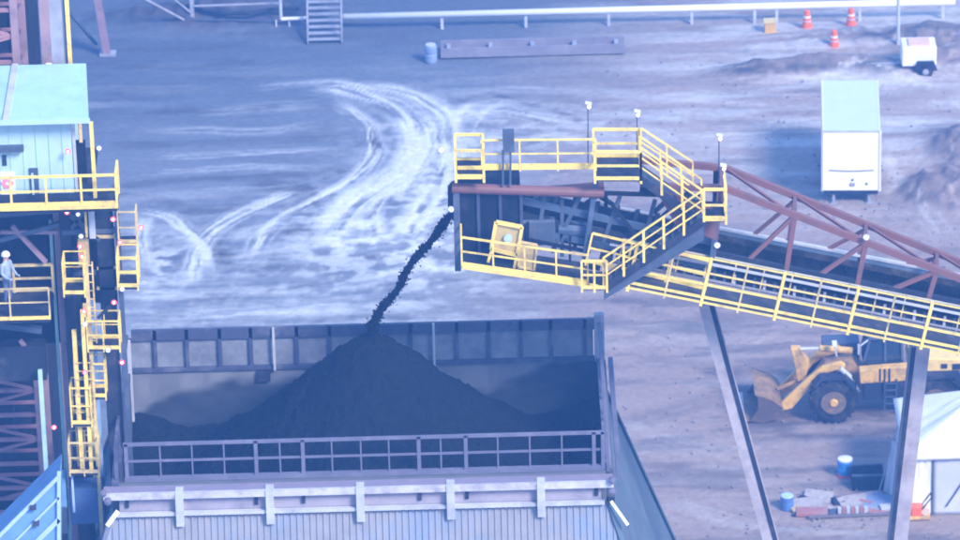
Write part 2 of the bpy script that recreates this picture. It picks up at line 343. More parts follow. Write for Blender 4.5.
def wall_grid(p00, p10, p01, thick, name, stain, nu=160, nv=40):
    p00, p10, p01 = map(Vector, (p00, p10, p01)); mb = MB(); u = p10-p00; v_ = p01-p00; nn = u.cross(v_).normalized()
    vs_, fs, col = [], [], []
    for side in (0, 1):
        for j in range(nv+1):
            for i in range(nu+1):
                vs_.append(p00 + u*(i/nu) + v_*(j/nv) + nn*thick*side); col.append(stain(i/nu, j/nv) if side == 0 else .5)
    N = (nu+1)*(nv+1)
    for s_ in (0, 1):
        for j in range(nv):
            for i in range(nu):
                a = s_*N + j*(nu+1)+i; q = (a, a+1, a+nu+2, a+nu+1); fs.append(q)
    for i in range(nu):
        fs.append((i, i+1, N+i+1, N+i)); a = nv*(nu+1)+i; fs.append((a, a+1, N+a+1, N+a))
    for j in range(nv):
        a = j*(nu+1); fs.append((a, a+nu+1, N+a+nu+1, N+a)); a += nu; fs.append((a, a+nu+1, N+a+nu+1, N+a))
    mb.add(vs_, fs); o = mb.build(name, WALL, bin_)
    at = o.data.color_attributes.new('stain', 'FLOAT_COLOR', 'POINT'); c = np.array(col); at.data.foreach_set('color', np.stack([c, c, c, np.ones_like(c)], -1).astype(np.float32).ravel())
    return o
def ss(a, b, x):
    t = min(1, max(0, (x-a)/(b-a))); return t*t*(3-2*t)
NZ = np.random.default_rng(3).random((400, 80))
def nz(u, v, s1=14, s2=5): 
    return float(vnoise(np.array(u*s1), np.array(v*s2), 91)*.6+vnoise(np.array(u*s1*3), np.array(v*s2*3), 92)*.4)
DP = 2.75     # depth of the visible part
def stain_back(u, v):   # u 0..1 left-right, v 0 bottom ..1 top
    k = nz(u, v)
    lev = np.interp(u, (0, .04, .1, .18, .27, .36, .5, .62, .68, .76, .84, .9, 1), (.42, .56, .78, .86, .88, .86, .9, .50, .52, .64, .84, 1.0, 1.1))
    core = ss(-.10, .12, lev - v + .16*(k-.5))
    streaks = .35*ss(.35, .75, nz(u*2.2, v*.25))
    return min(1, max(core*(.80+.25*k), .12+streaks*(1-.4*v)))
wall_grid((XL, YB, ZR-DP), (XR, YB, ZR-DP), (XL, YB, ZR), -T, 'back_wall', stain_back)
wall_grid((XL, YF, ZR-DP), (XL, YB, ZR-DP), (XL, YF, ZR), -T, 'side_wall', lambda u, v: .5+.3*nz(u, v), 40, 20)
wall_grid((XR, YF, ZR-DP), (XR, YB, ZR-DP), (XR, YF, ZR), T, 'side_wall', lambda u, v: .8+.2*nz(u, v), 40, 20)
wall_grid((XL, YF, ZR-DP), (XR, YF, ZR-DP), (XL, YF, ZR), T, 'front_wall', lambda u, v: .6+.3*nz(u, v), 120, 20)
mb = MB(); mb.box((XL, YF, ZR-DP-.3), (XR, YB, ZR-DP)); mb.build('floor_plate', mat('bin_floor', (.42, .38, .34), .9, dirt=(.1, .1, .12), dscale=.8), bin_)
# guard fences front and back: heavy frame with posts
def FX(pxs, row, yy):
    return [(Y(q_, row, yy).x) for q_ in pxs]
def fence(yy, h, heavy, left, right, m_, posts, thin, mid=True):
    mb = MB(); mb.bar((left, yy, ZR+h), (right, yy, ZR+h), .14, heavy)
    if mid: mb.bar((left, yy, ZR+h*.54), (right, yy, ZR+h*.54), .06, .07)
    mb.bar((left, yy, ZR+.07), (right, yy, ZR+.07), .18, .14)
    fr = mb.build('guard_fence', m_, bin_)
    for p in posts:
        x = p; q = MB(); q.bar((x, yy-.02, ZR+.0), (x, yy-.02, ZR+h+heavy/2+.01), .12, .10, (0, 1, 0)); q.build('post', m_, fr)
    for p in thin:
        x = p; q = MB(); q.bar((x, yy+.0, ZR+.0), (x, yy+.0, ZR+h), .05, .05, (0, 1, 0)); q.build('picket', m_, fr)
    return fr
FM = mat('dusty_fence_steel', (.13, .13, .20), .6, dirt=(.24, .22, .30), dscale=1.2, dlo=.5, dhi=.8)
fence(YF, 1.33, .08, XL+.2, XR-.05, FM, FX((126, 256, 303, 419, 466, 594, 603), 455, YF), FX((160, 192, 224, 280, 332, 361, 389, 441, 498, 530, 562), 455, YF))
BM = mat('back_fence_steel', (.06, .07, .13), .6, dirt=(.16, .16, .22), dscale=1.2)
bf = fence(YB, 1.38, .38, XL+.1, XR-.1, BM, FX((124, 155, 187, 220, 251, 297, 330, 411, 457, 489, 521, 551, 585), 345, YB), (), mid=False)
for x in FX((274, 434), 345, YB): q = MB(); q.bar((x, YB-.14, ZR+.0), (x, YB-.14, ZR+1.6), .08, .08, (0, 1, 0)); q.build('post', PALE, bf)
PANM = mat('stained_back_panel', (.26, .28, .34), .8, dirt=(.13, .14, .19), dscale=.9, dlo=.42, dhi=.68)
xs_ = [XL+.1]+FX((124, 155, 187, 220, 251, 297, 330, 411, 457, 489, 521, 551, 585), 345, YB)+[XR-.1]
for xa_, xb_ in zip(xs_, xs_[1:]):
    if xb_-xa_ > .25: MB().box((xa_+.06, YB+.05, ZR+.1), (xb_-.06, YB+.09, ZR+1.22)).build('panel', PANM, bf)
for fx in (.285, .545, .635):
    q = MB(); x = XL+fx*(XR-XL); q.box((x-.22, YB-.16, ZR-.42), (x+.22, YB-.02, ZR-.05)); q.build('lug', DARK, bin_)
# front edge beam, recessed panel, brackets
xa, xb = Z(104, 488, ZR-.1).x, Z(613, 474, ZR-.1).x
yo = YF-.75
mb = MB(); mb.box((xa, yo, ZR-.22), (xb, YF-T-.01, ZR-.05)); mb.build('walkway_plate', mat('lilac_plate', (.24, .21, .29), .7, dirt=(.22, .2, .3), dscale=1.3, dlo=.42, dhi=.7), bin_)
mb = MB(); mb.bar((xa, yo-.07, ZR-.14), (xb, yo-.07, ZR-.14), .12, .22); mb.build('edge_beam', mat('bright_beam', (.55, .54, .60), .5, dirt=(.28, .27, .33), dscale=1.4, dlo=.45, dhi=.72), bin_)
mb = MB(); mb.box((xa+.5, yo+.1, ZR-.78), (xb-.4, YF-T-.005, ZR-.23)); mb.build('panel', mat('dusty_lilac_panel', (.34, .31, .37), .7, dirt=(.22, .21, .28), dscale=1.1), bin_)
mb = MB(); mb.bar((xa+.35, yo+.0, ZR-.84), (xb-.3, yo+.0, ZR-.84), .16, .12); mb.build('lower_beam', PALE, bin_)
for px in (181, 271, 361, 451, 541):
    x = Y(px, 500, YF).x
    q = MB(); q.box((x-.13, yo-.17, ZR-1.25), (x+.13, yo+.3, ZR-.02)); q.build('bracket', PALE, bin_)
for px in (128, 257, 304, 420, 467, 596):
    x = Y(px, 494, YF).x; q = MB(); q.box((x-.06, yo+.03, ZR-.62), (x+.06, yo+.1, ZR-.28)); q.build('clip', DARK, bin_)
for px, py in ((612, 479), (612, 490), (103, 492), (108, 500)):
    p = Y(px, py, yo-.1); q = MB(); q.lathe((p.x, yo-.3, p.z), [(.03, 0), (.12, .03), (.12, .16), (.05, .2)], 12, 'y'); q.build('pivot', FM, bin_)
# flared skirt with real corrugation
zt = ZR-1.0; zb = 6.0; fl = .335; sx0, sx1, sy0, sy1 = xa+.25, xb-.15, yo+.12, YB+.35
K = (zt-zb)*fl
SK = mat('ribbed_skirt_sheet', (.27, .27, .31), .5, dirt=(.19, .27, .42), dscale=.35, dlo=.48, dhi=.68)
def skirt_front(yb, sgn):
    mb = MB(); pitch = .215; x = sx0-K; cols = []
    while x <= sx1+K:
        for dx, dd in ((0, 0), (.085, 0), (.10, .05), (.185, .05)):
            xx = x+dx; e = 0
            if xx < sx0: e = (sx0-xx)/fl
            if xx > sx1: e = (xx-sx1)/fl
            z1 = zt-e
            if z1 <= zb: continue
            cols.append(((xx, yb+sgn*((zt-z1)*fl+dd), z1), (xx, yb+sgn*(K+dd), zb)))
        x += pitch
    vs_ = [p for c in cols for p in c]; mb.add(vs_, [(2*i, 2*i+2, 2*i+3, 2*i+1) for i in range(len(cols)-1)])
    return mb.build('skirt_sheet', SK, bin_)
skirt_front(sy0, -1); skirt_front(sy1, 1)
def skirt_side(xs, sgn, m_):
    mb = MB(); pitch = .5; y = sy0-K; cols = []
    while y <= sy1+K:
        for dx, dd in ((0, 0), (.36, 0)):
            yy = y+dx; e = 0
            if yy < sy0: e = (sy0-yy)/fl
            if yy > sy1: e = (yy-sy1)/fl
            z1 = zt-e
            if z1 <= zb: continue
            cols.append(((xs+sgn*((zt-z1)*fl+dd), yy, z1), (xs+sgn*(K+dd), yy, zb)))
        y += pitch
    vs_ = [p for c in cols for p in c]; mb.add(vs_, [(2*i, 2*i+2, 2*i+3, 2*i+1) for i in range(len(cols)-1)])
    return mb.build('skirt_sheet', m_, bin_)
TEAL = mat('teal_grey_skirt', (.075, .12, .17), .6, dirt=(.12, .16, .22), dscale=.7)
skirt_side(sx0, -1, mat('blue_grey_skirt', (.17, .25, .40), .6, dirt=(.25, .32, .45), dscale=.7)); skirt_side(sx1, 1, TEAL)
mb = MB(); mb.box((sx0-K, sy0-K, 0), (sx1+K, sy1+K, zb-.02)); mb.build('base', DARK, bin_)
mb = MB(); mb.box((sx0+.02, sy0+.02, zt-.1), (sx1-.02, YF-T-.02, zt-.04)); mb.box((sx1-.02, YF-.4, zt-.1), (XR+T+.02, YB+.35, zt-.05)); mb.build('closing_plate', DARK, bin_)
for sgn, xs in ((1, sx1), (-1, sx0)):   # hip trims
    for yy, sy in ((sy0, -1), (sy1, 1)):
        mb = MB(); mb.bar((xs+sgn*.02, yy+sy*.02, zt+.02), (xs+sgn*(K+.02), yy+sy*(K+.02), zb+.02), .22, .06, (sgn, sy, 1)); mb.build('hip_trim', TEAL if sgn > 0 else GREY, bin_)
p, q = Y(611, 501, sy0-.22), Y(628, 525, sy0-.5)
MB().bar(p, q, .1, .05, (0, -1, .3)).build('flashing', WHITE, bin_)
p, q = Y(118, 511, sy0-.22), Y(107, 526, sy0-.5)
MB().bar(p, q, .14, .06, (0, -1, .3)).build('flashing', WHITE, bin_)
# right end frame: ladder-like posts and rails along the side wall
rs = MB(); rs.bar((XR+.05, YF, ZR+1.2), (XR+.05, YB, ZR+1.42), .1, .12); rs.bar((XR+.05, YF, ZR+.06), (XR+.05, YB, ZR+.06), .2, .12); rs.bar((XR+.42, YF-.3, ZR-.1), (XR+.42, YB+.2, ZR-.1), .16, .2)
rso = rs.build('side_frame', FM, bin_)
for k in range(6):
    t = k/5; y = YF+(YB-YF)*t; MB().bar((XR+.08, y, ZR-.1), (XR+.05, y, ZR+1.25+.15*t), .1, .1, (0, 1, 0)).build('post', FM, rso)
    if k < 5: MB().bar((XR+.16, y, ZR), (XR+.1, y+(YB-YF)/5, ZR+1.2), .06, .06).build('brace', FM, rso)
MB().box((XR-.12, YB-.12, ZR), (XR+.22, YB+.1, ZR+1.75)).build('corner_post', GREY, bin_)
ls = MB(); ls.bar((XL-.05, YF, ZR+1.2), (XL-.05, YB, ZR+1.35), .1, .12); ls.bar((XL-.1, YF-.2, ZR), (XL-.1, YB, ZR), .25, .2)
lso = ls.build('side_frame', BM, bin_)
for k in range(6):
    y = YF+(YB-YF)*k/5; MB().bar((XL-.05, y, ZR-.1), (XL-.05, y, ZR+1.25), .12, .12, (0, 1, 0)).build('post', BM, lso)
MB().bar((XL-.0, YB-.25, ZR-2.6), (XL-.0, YB-.25, ZR+1.3), .16, .14, (0, 1, 0)).build('corner_post', PALE, bin_)

# coal heap
apex = Y(371, 329, YC); print('apex z', apex.z)
nxc, nyc = 420, 230
cx = np.linspace(XL+.01, XR-.01, nxc); cy = np.linspace(YF+.01, YB-.01, nyc); CX, CY = np.meshgrid(cx, cy)
dd = np.hypot(CX-apex.x, (CY-apex.y)*1.0); an = np.arctan2(CY-apex.y, CX-apex.x)
nb = fbm(CX/1.3+9, CY/1.3, 71, 5); nf = fbm(CX/.28, CY/.28+3, 72, 4)
cone = apex.z+.70 - 1.12*np.sqrt(dd**2+.75) + .028*dd**2 + .35*(nb-.5)*np.minimum(dd, 3)/1.5 + 0.28*(fbm(CX/1.1+3, CY/1.1+7, 73, 4)-.5)*smooth(.3, 2, dd)
base = ZR-DP+.16 + .5*(nb-.5)
bank = (ZR-DP+.40) - .55*np.abs(CY-YB) + .75*np.exp(-((CX-XL-.3)/1.3)**2) + .95*np.exp(-((CX-XR)/2.2)**2) + .35*np.exp(-((CX-XL-3.6)/1.5)**2) + .5*(nb-.5)
front = ZR-1.1 - .75*(CY-YF) + .7*(nb-.5)
H = np.maximum(np.maximum(cone, base), np.maximum(bank, front)) + .20*(nf-.5) + .10*(fbm(CX/.12, CY/.12, 79, 3)-.5)
nv_ = nxc*nyc
vs_ = [tuple(v) for v in np.stack([CX, CY, H], -1).reshape(-1, 3)]
idx = (np.arange(nyc-1)[:, None]*nxc+np.arange(nxc-1)[None, :]).ravel()
fs = [(int(a), int(a+1), int(a+nxc+1), int(a+nxc)) for a in idx]
COAL = mat('black_coal', (.009, .010, .013), .85, var=.35, scale=4, bump=.8)
mb = MB(); mb.add(vs_, fs)
heap = mb.build('coal_heap', COAL, None, smooth=True); tag(heap, 'black cone of crushed coal heaped inside the open bin', 'coal heap')
mb = MB()
def lump(c, r):
    a = [Vector(d).normalized() for d in itertools.product((-1, 1), repeat=3)] + [Vector((1,0,0)), Vector((-1,0,0)), Vector((0,1,0)), Vector((0,-1,0)), Vector((0,0,1)), Vector((0,0,-1))]
    vv = [c + d*r*random.uniform(.6, 1.25) for d in a]; fs = []
    for i, (x, y, z) in enumerate(itertools.product((-1, 1), repeat=3)):
        xv = 8 if x > 0 else 9; yv = 10 if y > 0 else 11; zv = 12 if z > 0 else 13
        fs += [(i, xv, yv), (i, yv, zv), (i, zv, xv)]
    mb.add(vv, fs)
for k in range(1700):
    i_, j_ = random.randrange(3, nyc-3), random.randrange(3, nxc-3); r_ = random.uniform(.02, .05) if random.random() < .95 else random.uniform(.05, .085)
    lump(Vector((CX[i_, j_], CY[i_, j_], H[i_, j_]+r_*.3)), r_)
lo_ = mb.build('coal_lumps', mat('lump_coal', (.012, .013, .017), .85), heap); lo_['kind'] = 'stuff'
# falling stream: irregular ribbon of lumps following a parabola
A = Y(449, 217, YC); Bp = apex+Vector((0, 0, .2))
mb = MB()
def path(t):   # photo path (449,217)->(371,329)
    pts = [(451,214),(444,223),(437,234),(428,245),(419,254),(411,264),(404,275),(400,286),(392,297),(383,306),(377,316),(373,324),(372,332)]
    k = t*(len(pts)-1); i = min(int(k), len(pts)-2); f = k-i
    return Y(pts[i][0]*(1-f)+pts[i+1][0]*f, pts[i][1]*(1-f)+pts[i+1][1]*f, YC)
for k in range(5200):
    t = random.random(); wd = .032+.026*math.sin(t*15)**2+.02*(t > .8)
    c = path(t)+Vector((random.gauss(0, wd), random.gauss(0, .12), random.gauss(0, wd*.6))); lump(c, random.uniform(.018, .05))
for k in range(500):
    t = random.random(); c = path(t)+Vector((random.gauss(0, .10), random.gauss(0, .15), random.gauss(0, .1))); lump(c, random.uniform(.015, .035))
st = mb.build('falling_coal', COAL); tag(st, 'thin dark stream of coal falling from the conveyor head onto the heap', 'falling coal', kind='stuff')

# ------------------------------------------------------------------ conveyor
def C(px, py, dy=0.0): return Y(px, py, YC+dy)
cv = thing('conveyor', 'long inclined coal conveyor with yellow railed walkways and stairs on tall steel legs', 'conveyor', (C(705, 300).x, YC, 0))
def cbar(name, pts, dy, w_, h_, m_, par=None):
    mb = MB()
    for (a, b) in pts: mb.bar(C(*a, dy) if len(a) == 2 else C(*a), C(*b, dy) if len(b) == 2 else C(*b), w_, h_)
    return mb.build(name, m_, par or cv)
XE = 1210   # photo x where the conveyor leaves the frame
# belt gallery, inclined: lines y = y0 + slope*(x-740)
def far_l(x): return 239 + .195*(x-740)
def near_l(x): return 262 + .20*(x-740)
FARD, NEARD = .95, -.95
BLS = mat('slate_blue_girder', (.055, .09, .16), .55, dirt=(.11, .15, .24), dscale=1.2)
cbar('stringer', [((500, far_l(500)), (XE, far_l(XE)))], FARD, .14, .42, mat('far_girder_blue', (.12, .18, .29), .5, dirt=(.18, .23, .33), dscale=1.2))
cbar('stringer', [((500, near_l(500)), (XE, near_l(XE)))], NEARD, .14, .42, DARK)
cbar('stringer', [((600, near_l(600)+22), (XE, near_l(XE)+22))], NEARD, .12, .25, DARK)
cbar('pipe', [((600, far_l(600)-7), (XE, far_l(XE)-7))], FARD-.02, .16, .08, PALE)
cbar('pipe', [((610, near_l(610)+8), (XE, near_l(XE)+8))], NEARD-.35, .07, .07, PALE)
cbar('pipe', [((615, near_l(615)+24), (XE, near_l(XE)+24))], NEARD-.35, .05, .05, GREY)
# belt: troughed slab loaded with coal
mb = MB(); prof = [(-.75, .22), (-.35, 0), (.35, 0), (.75, .22)]
a0, b0 = C(488, (far_l(488)+near_l(488))/2+3), C(XE, (far_l(XE)+near_l(XE))/2+3)
vv = []
for e in (a0, b0):
    for (yy, zz) in prof: vv.append(e+Vector((0, yy, zz)))
    for (yy, zz) in prof[::-1]: vv.append(e+Vector((0, yy, zz-.05)))
mb.add(vv, [(i, (i+1) % 8, 8+(i+1) % 8, 8+i) for i in range(8)]+[tuple(range(8)), tuple(range(8, 16))]); mb.build('belt', RUBBER, cv)
mb = MB(); nb_ = 220
vv = []; 
for k in range(nb_+1):
    e = lerp(a0, b0, k/nb_)
    for j in range(7):
        u = -1+j/3; hh = .2-.14*u*u*1.2+random.uniform(-.03, .05); vv.append(e+Vector((random.uniform(-.03, .03), u*.55, max(.08, hh))))
mb.add(vv, [(k*7+j, k*7+j+1, k*7+j+8, k*7+j+7) for k in range(nb_) for j in range(6)]); mb.build('coal_load', COAL, cv)
for k in range(59):
    p = C(615+k*10, near_l(615+k*10)+13, -1.06); MB().bar(p, V(p, -.04, 0, -.42), .09, .05, (0, 1, 0)).build('bracket', STEEL if k % 3 else PALE, cv)
for k in range(38):
    e = lerp(a0, b0, k/37); q = MB(); q.bar(e+Vector((0, -.92, -.15)), e+Vector((0, .92, -.15)), .1, .1)
    q.tube(e+Vector((0, -.8, .18)), e+Vector((0, -.36, -.06)), .06); q.tube(e+Vector((0, -.34, -.07)), e+Vector((0, .34, -.07)), .06); q.tube(e+Vector((0, .36, -.06)), e+Vector((0, .8, .18)), .06)
    q.build('idler', STEEL, cv)
mb = MB(); mb.slab(C(500, near_l(500)+16, -.9), C(XE, near_l(XE)+16, -.9), C(XE, near_l(XE)+16, -.9)+Vector((0, 1.8, 0)), C(500, near_l(500)+16, -.9)+Vector((0, 1.8, 0)), .03); mb.build('deck_plate', DARKER, cv)
# top chords, falling more steeply than the belt, and their struts
def ch_n(x): return 188 + .385*(x-725)
def ch_f(x): return 168 + .400*(x-725)
XE2 = 1075
cbar('top_chord', [((640, 186), (725, ch_n(725))), ((725, ch_n(725)), (XE2, ch_n(XE2)))], NEARD, .20, .20, RUST)
cbar('top_chord', [((640, 160), (725, ch_f(725))), ((725, ch_f(725)), (XE2, ch_f(XE2)))], FARD, .20, .20, RUST)
for x in (722, 795, 866, 937, 1006):
    cbar('truss_post', [((x, ch_n(x)), (x-9, near_l(x-9)))], NEARD, .16, .16, RUST)
    cbar('truss_post', [((x, ch_f(x)), (x-7, far_l(x-7)))], FARD, .14, .14, RUST)
    cbar('cross_tie', [((x, ch_n(x), NEARD), (x, ch_f(x), FARD))], 0, .12, .12, RUST)
for x in (795, 866, 937, 1006):
    cbar('diagonal', [((x-2, ch_n(x)+2), (x-50, near_l(x-50)))], NEARD, .13, .13, RUST)
    cbar('diagonal', [((x-2, ch_f(x)+6), (x-48, far_l(x-48)))], FARD, .11, .11, RUST)
    cbar('lateral_brace', [((x, ch_f(x), FARD), (x+70, ch_n(x+70), NEARD))], 0, .08, .08, RUST)
cbar('lateral_brace', [((725, ch_f(725), FARD), (790, ch_n(790), NEARD))], 0, .08, .08, RUST)
# inclined walkway beside the belt
WD = -2.35
def wk(x): return 309 + .198*(x-740)
up_ = Vector((.22, 0, 1)).normalized()
pw0, pw1 = C(618, wk(618), WD), C(XE, wk(XE), WD)
mb = MB(); mb.slab(pw0, pw1, pw1+Vector((0, 1.2, 0)), pw0+Vector((0, 1.2, 0)), .05)
mb.build('walkway', mat('walkway_grating', (.05, .06, .09), .7, dirt=(.14, .14, .18), dscale=2), cv)
rlo = None
for k, r_ in ((1.55, .045), (1.02, .035), (.62, .065), (.16, .075), (-.02, .065)):
    o_ = MB().bar(pw0+up_*k, pw1+up_*k, r_, r_).build('mid_rail' if rlo else 'railing', YEL, rlo or cv); rlo = rlo or o_
x = 628; i = 0
while x < 1200:
    p = C(x, wk(x), WD); q = MB(); wv = .10 if i % 2 == 0 else .06; q.bar(p-up_*.15, p+up_*1.58, wv, wv, (0, 1, 0)); q.build('post', YEL if i % 2 == 0 else YEW, rlo); x += 36.7; i += 1
pi0, pi1 = C(618, wk(618), WD)+Vector((0, 1.2, 0)), C(XE, wk(XE), WD)+Vector((0, 1.2, 0))
rc_ = None
for k in (1.1, .8, .5, .25):
    o_ = MB().bar(pi0+up_*k, pi1+up_*k, .045, .045).build('mid_rail' if rc_ else 'railing', mat('dusty_cream_rail', (.55, .52, .42), .6, dirt=(.35, .35, .38), dscale=1), rc_ or cv); rc_ = rc_ or o_
for k in range(22): p = lerp(pi0, pi1, k/21); MB().bar(p, p+up_*1.12, .045, .045, (0, 1, 0)).build('post', YEW, rc_)

# head frame
HX0, HX1 = 457, 503
mb = MB()
p = C(458, 192, -1.25); q = C(522, 262, -1.25)
mb.box((p.x, YC-1.25, q.z+.1), (q.x, YC+1.0, p.z-.1)); mb.build('head_housing', DARKER, cv, bev=.04)
PLS = mat('housing_rib', (.05, .06, .12), .6, dirt=(.12, .12, .2), dscale=1.5)
for px in (458, 478, 500, 521):
    a = C(px, 192, -1.3); b_ = C(px, 261, -1.3); MB().bar((a.x, YC-1.3, a.z), (a.x, YC-1.3, b_.z), .1, .07, (0, 1, 0)).build('rib', PLS, cv)
MB().tube(C(452, 188, -1.35), C(604, 193, -1.35), .17, 12).build('head_beam', RUST, cv)
MB().tube(C(476, 196, 1.25), C(604, 186, 1.25), .15, 12).build('head_beam', RUST, cv)
MB().bar(C(456, 186, -1.35), C(458, 270, -1.35), .2, .2, (0, 1, 0)).build('column', STEEL, cv)
MB().bar(C(596, 180, -1.3), C(584, 262, -1.3), .16, .18, (0, 1, 0)).build('column', BLS, cv)
MB().bar(C(718, 205, -1.3), C(712, 258, -1.3), .16, .18, (0, 1, 0)).build('column', BLS, cv)
MB().bar(C(716, 168, 1.3), C(714, 235, 1.3), .16, .18, (0, 1, 0)).build('column', DARK, cv)
# chute lip and pulley at the discharge
MB().tube(C(459, 212, -.9), C(459, 212, -.9)+Vector((0, 1.8, 0)), .36, 18).build('head_pulley', DARKER, cv)
mb = MB(); a = C(448, 208, -.8); mb.box((a.x-.0, YC-.8, a.z-.35), (a.x+.35, YC+.8, a.z+.1)); mb.build('chute', DARKER, cv)
# framing inside the head bay: rails, braces and dark machinery
cbar('frame_rail', [((520, 200), (716, 243)), ((520, 228), (716, 268))], -1.0, .12, .22, BLS)
cbar('frame_rail', [((520, 196), (716, 232))], 1.0, .12, .20, BLS)
cbar('frame_rail', [((522, 256), (600, 268))], -1.25, .12, .16, DARK)
for (a, b_, dy) in [((522,193),(560,222),1.0),((560,222),(598,195),1.0),((598,195),(640,222),1.0),((640,225),(672,196),1.0),((672,196),(700,228),1.0),
                    ((545,193),(536,250),-1.0),((580,196),(552,252),-1.0),((620,196),(600,250),-1.0),((655,200),(640,255),-1.0),((562,200),(562,256),-1.0),((688,210),(660,250),-1.0)]:
    cbar('brace', [(a, b_)], dy, .13, .13, DARK if dy > 0 else STEEL)
for (a, b_, dy, w_) in [((526,206),(716,250),-.9,.08),((526,214),(716,258),-.9,.06),((606,196),(606,262),.9,.12),((575,197),(575,250),.9,.12),((640,190),(716,206),-1.2,.14),((604,193),(700,196),1.2,.12),((530,240),(590,252),-1.2,.1),
                        ((650,228),(690,190),-1.2,.1),((612,205),(640,240),-1.2,.1),((528,222),(528,262),-1.25,.08),((570,236),(570,268),-1.25,.08)]:
    cbar('frame_member', [(a, b_)], dy, w_, w_, DARKER)
for k in range(9):
    x = 535+k*20; y_ = 197+(x-520)*.2; cbar('idler_frame', [((x, y_+2, -.9), (x+3, y_-8, .9))], 0, .14, .2, DARK)
mb = MB(); a, b_ = C(524, 214, -.8), C(716, 252, -.8); mb.slab(a, b_, b_+Vector((0, 1.3, 0)), a+Vector((0, 1.3, 0)), .25); mb.build('skirt_board', DARKER, cv)
mb = MB(); a = C(540, 232, -1.15); mb.box((a.x-.6, YC-1.15, a.z-.5), (a.x+.5, YC-.4, a.z+.4)); mb.build('gearbox', STEEL, cv, bev=.06)
mb = MB(); mb.tube((a.x+.6, YC-.8, a.z), (a.x+1.6, YC-.8, a.z-.1), .3, 14); mb.build('motor', BLS, cv)
# dusty guard panel set behind stair
mb = MB(); mb.slab(C(655, 188, -1.6), C(716, 210, -1.6), C(716, 240, -1.6), C(676, 226, -1.6), .05, (0, 1, 0)); mb.build('guard_plate', RUST, cv)

# lower head platform (near side), slightly inclined
LP0, LP1 = C(462, 268, -2.4), C(606, 289, -2.4)
mb = MB(); mb.slab(LP0, LP1, LP1+Vector((0, 1.1, 0)), LP0+Vector((0, 1.1, 0)), .06); mb.build('platform', DARK, cv)
MB().bar(LP0+Vector((0, -.04, .06)), LP1+Vector((0, -.04, .06)), .06, .13).build('platform_edge', YEL, cv)
railing(cv, [LP0+Vector((0, 1.0, .1)), LP0+Vector((0, 0, .1)), C(588, 286, -2.4)+Vector((0, 0, .1))], 1.0, 1.15, r=.032)
# yellow framed guard cage and its smaller neighbour
def cframe(corn, dy, m1, m2, name, wd=.11):
    P = [C(x, y_, dy) for x, y_ in corn]; mb = MB()
    for a, b_ in zip(P, P[1:]+P[:1]): mb.bar(a, b_, wd, wd, (0, 1, 0))
    f_ = mb.build(name, m1, cv); c_ = sum(P, Vector())/4; mb = MB(); Q = [c_+(p_-c_)*.95+Vector((0, .03, 0)) for p_ in P]; mb.slab(*Q, .03, (0, 1, 0)); mb.build('mesh_panel', m2, f_); return f_
TAN = mat('tan_mesh', (.50, .38, .16), .7, dirt=(.3, .25, .15), dscale=2)
f_ = cframe([(496, 222), (522, 227), (517, 255), (491, 249)], -2.0, YEL, TAN, 'guard_cage')
p = C(508, 238, -2.05); MB().tube(p, p+Vector((0, -.06, 0)), .14, 14).build('sight_glass', BLUEL, f_)
cbar('cage_leg', [((492, 249), (488, 262)), ((517, 254), (514, 268))], -2.0, .09, .09, YEL)
cframe([(521, 242), (537, 245), (534, 271), (518, 267)], -1.9, YEW, TAN, 'guard_cage', .07)

# top platform: far cages and near rail
TP = YC-1.2
a, b_ = C(470, 170, -1.3), C(596, 169, -1.3)
mb = MB(); mb.slab(a, b_, V(b_, 0, .35), V(a, 0, .35), .06); mb.build('platform', DARK, cv)
MB().bar(V(a, -.4, -.05, .1), V(b_, 0, -.05, .1), .06, .14).build('platform_edge', YEL, cv)
railing(cv, [V(C(482, 168, -1.35)), V(C(596, 167, -1.35))], .98, 1.15, toe=.14, r=.03)
mb = MB(); mb.slab(C(456, 178, -1.9), C(484, 178, -1.9), V(C(484, 178, -1.9), 0, 1.5), V(C(456, 178, -1.9), 0, 1.5), .06); mb.build('platform', DARK, cv)
a, b_ = C(456, 179, -1.9), C(484, 179, -1.9)
railing(cv, [V(a, 0, 1.3), a, b_, V(b_, 0, 1.3), V(a, 0, 1.3)], 1.0, .75, r=.045, rails=(1.0, .12), toe=.1)
a, b_ = C(595, 180, -1.9), C(641, 180, -1.9)
mb = MB(); mb.slab(V(a, 0, 0, -.05), V(b_, 0, 0, -.05), V(b_, 0, 1.8, -.05), V(a, 0, 1.8, -.05), .06); mb.build('platform', DARK, cv)
railing(cv, [V(a, 0, 1.75), a, b_], 1.0, 1.3, r=.045)
railing(cv, [V(a, 0, 1.8), V(b_, 0, 1.8)], 1.0, 1.3, r=.045)
# stairs
def stair(p, q, wd, n_, h=1.0, nposts=4, both=True):
    p = Vector(p); q = Vector(q); mb = MB()
    for k in (0, wd): mb.bar(V(p, 0, k), V(q, 0, k), .06, .26)
    s_ = mb.build('stair', DARK, cv)
    for k in range(n_):
        c = lerp(p, q, (k+.5)/n_); MB().box((c.x-.13, c.y+.03, c.z+.02), (c.x+.13, c.y+wd-.03, c.z+.05)).build('tread', STEEL, s_)
    railing(cv, [V(p, 0, 0, .1), V(q, 0, 0, .1)], h, (q-p).length/nposts, rails=(1, .66, .33), toe=.0, r=.03, pr=.045)
    if both: railing(cv, [V(p, 0, wd, .1), V(q, 0, wd, .1)], h, (q-p).length/nposts, rails=(1, .5), toe=0, r=.03)
stair(C(641, 180, -1.9), C(703, 223, -1.9), .9, 12, 1.05, 3)
a = C(641, 155, -.1); railing(cv, [V(C(641, 156, -.2)), V(C(693, 190, -.2))], 1.0, 1.0, r=.03, rails=(1, .5), toe=0)
la, lb = C(704, 221, -2.5), C(726, 221, -2.5)
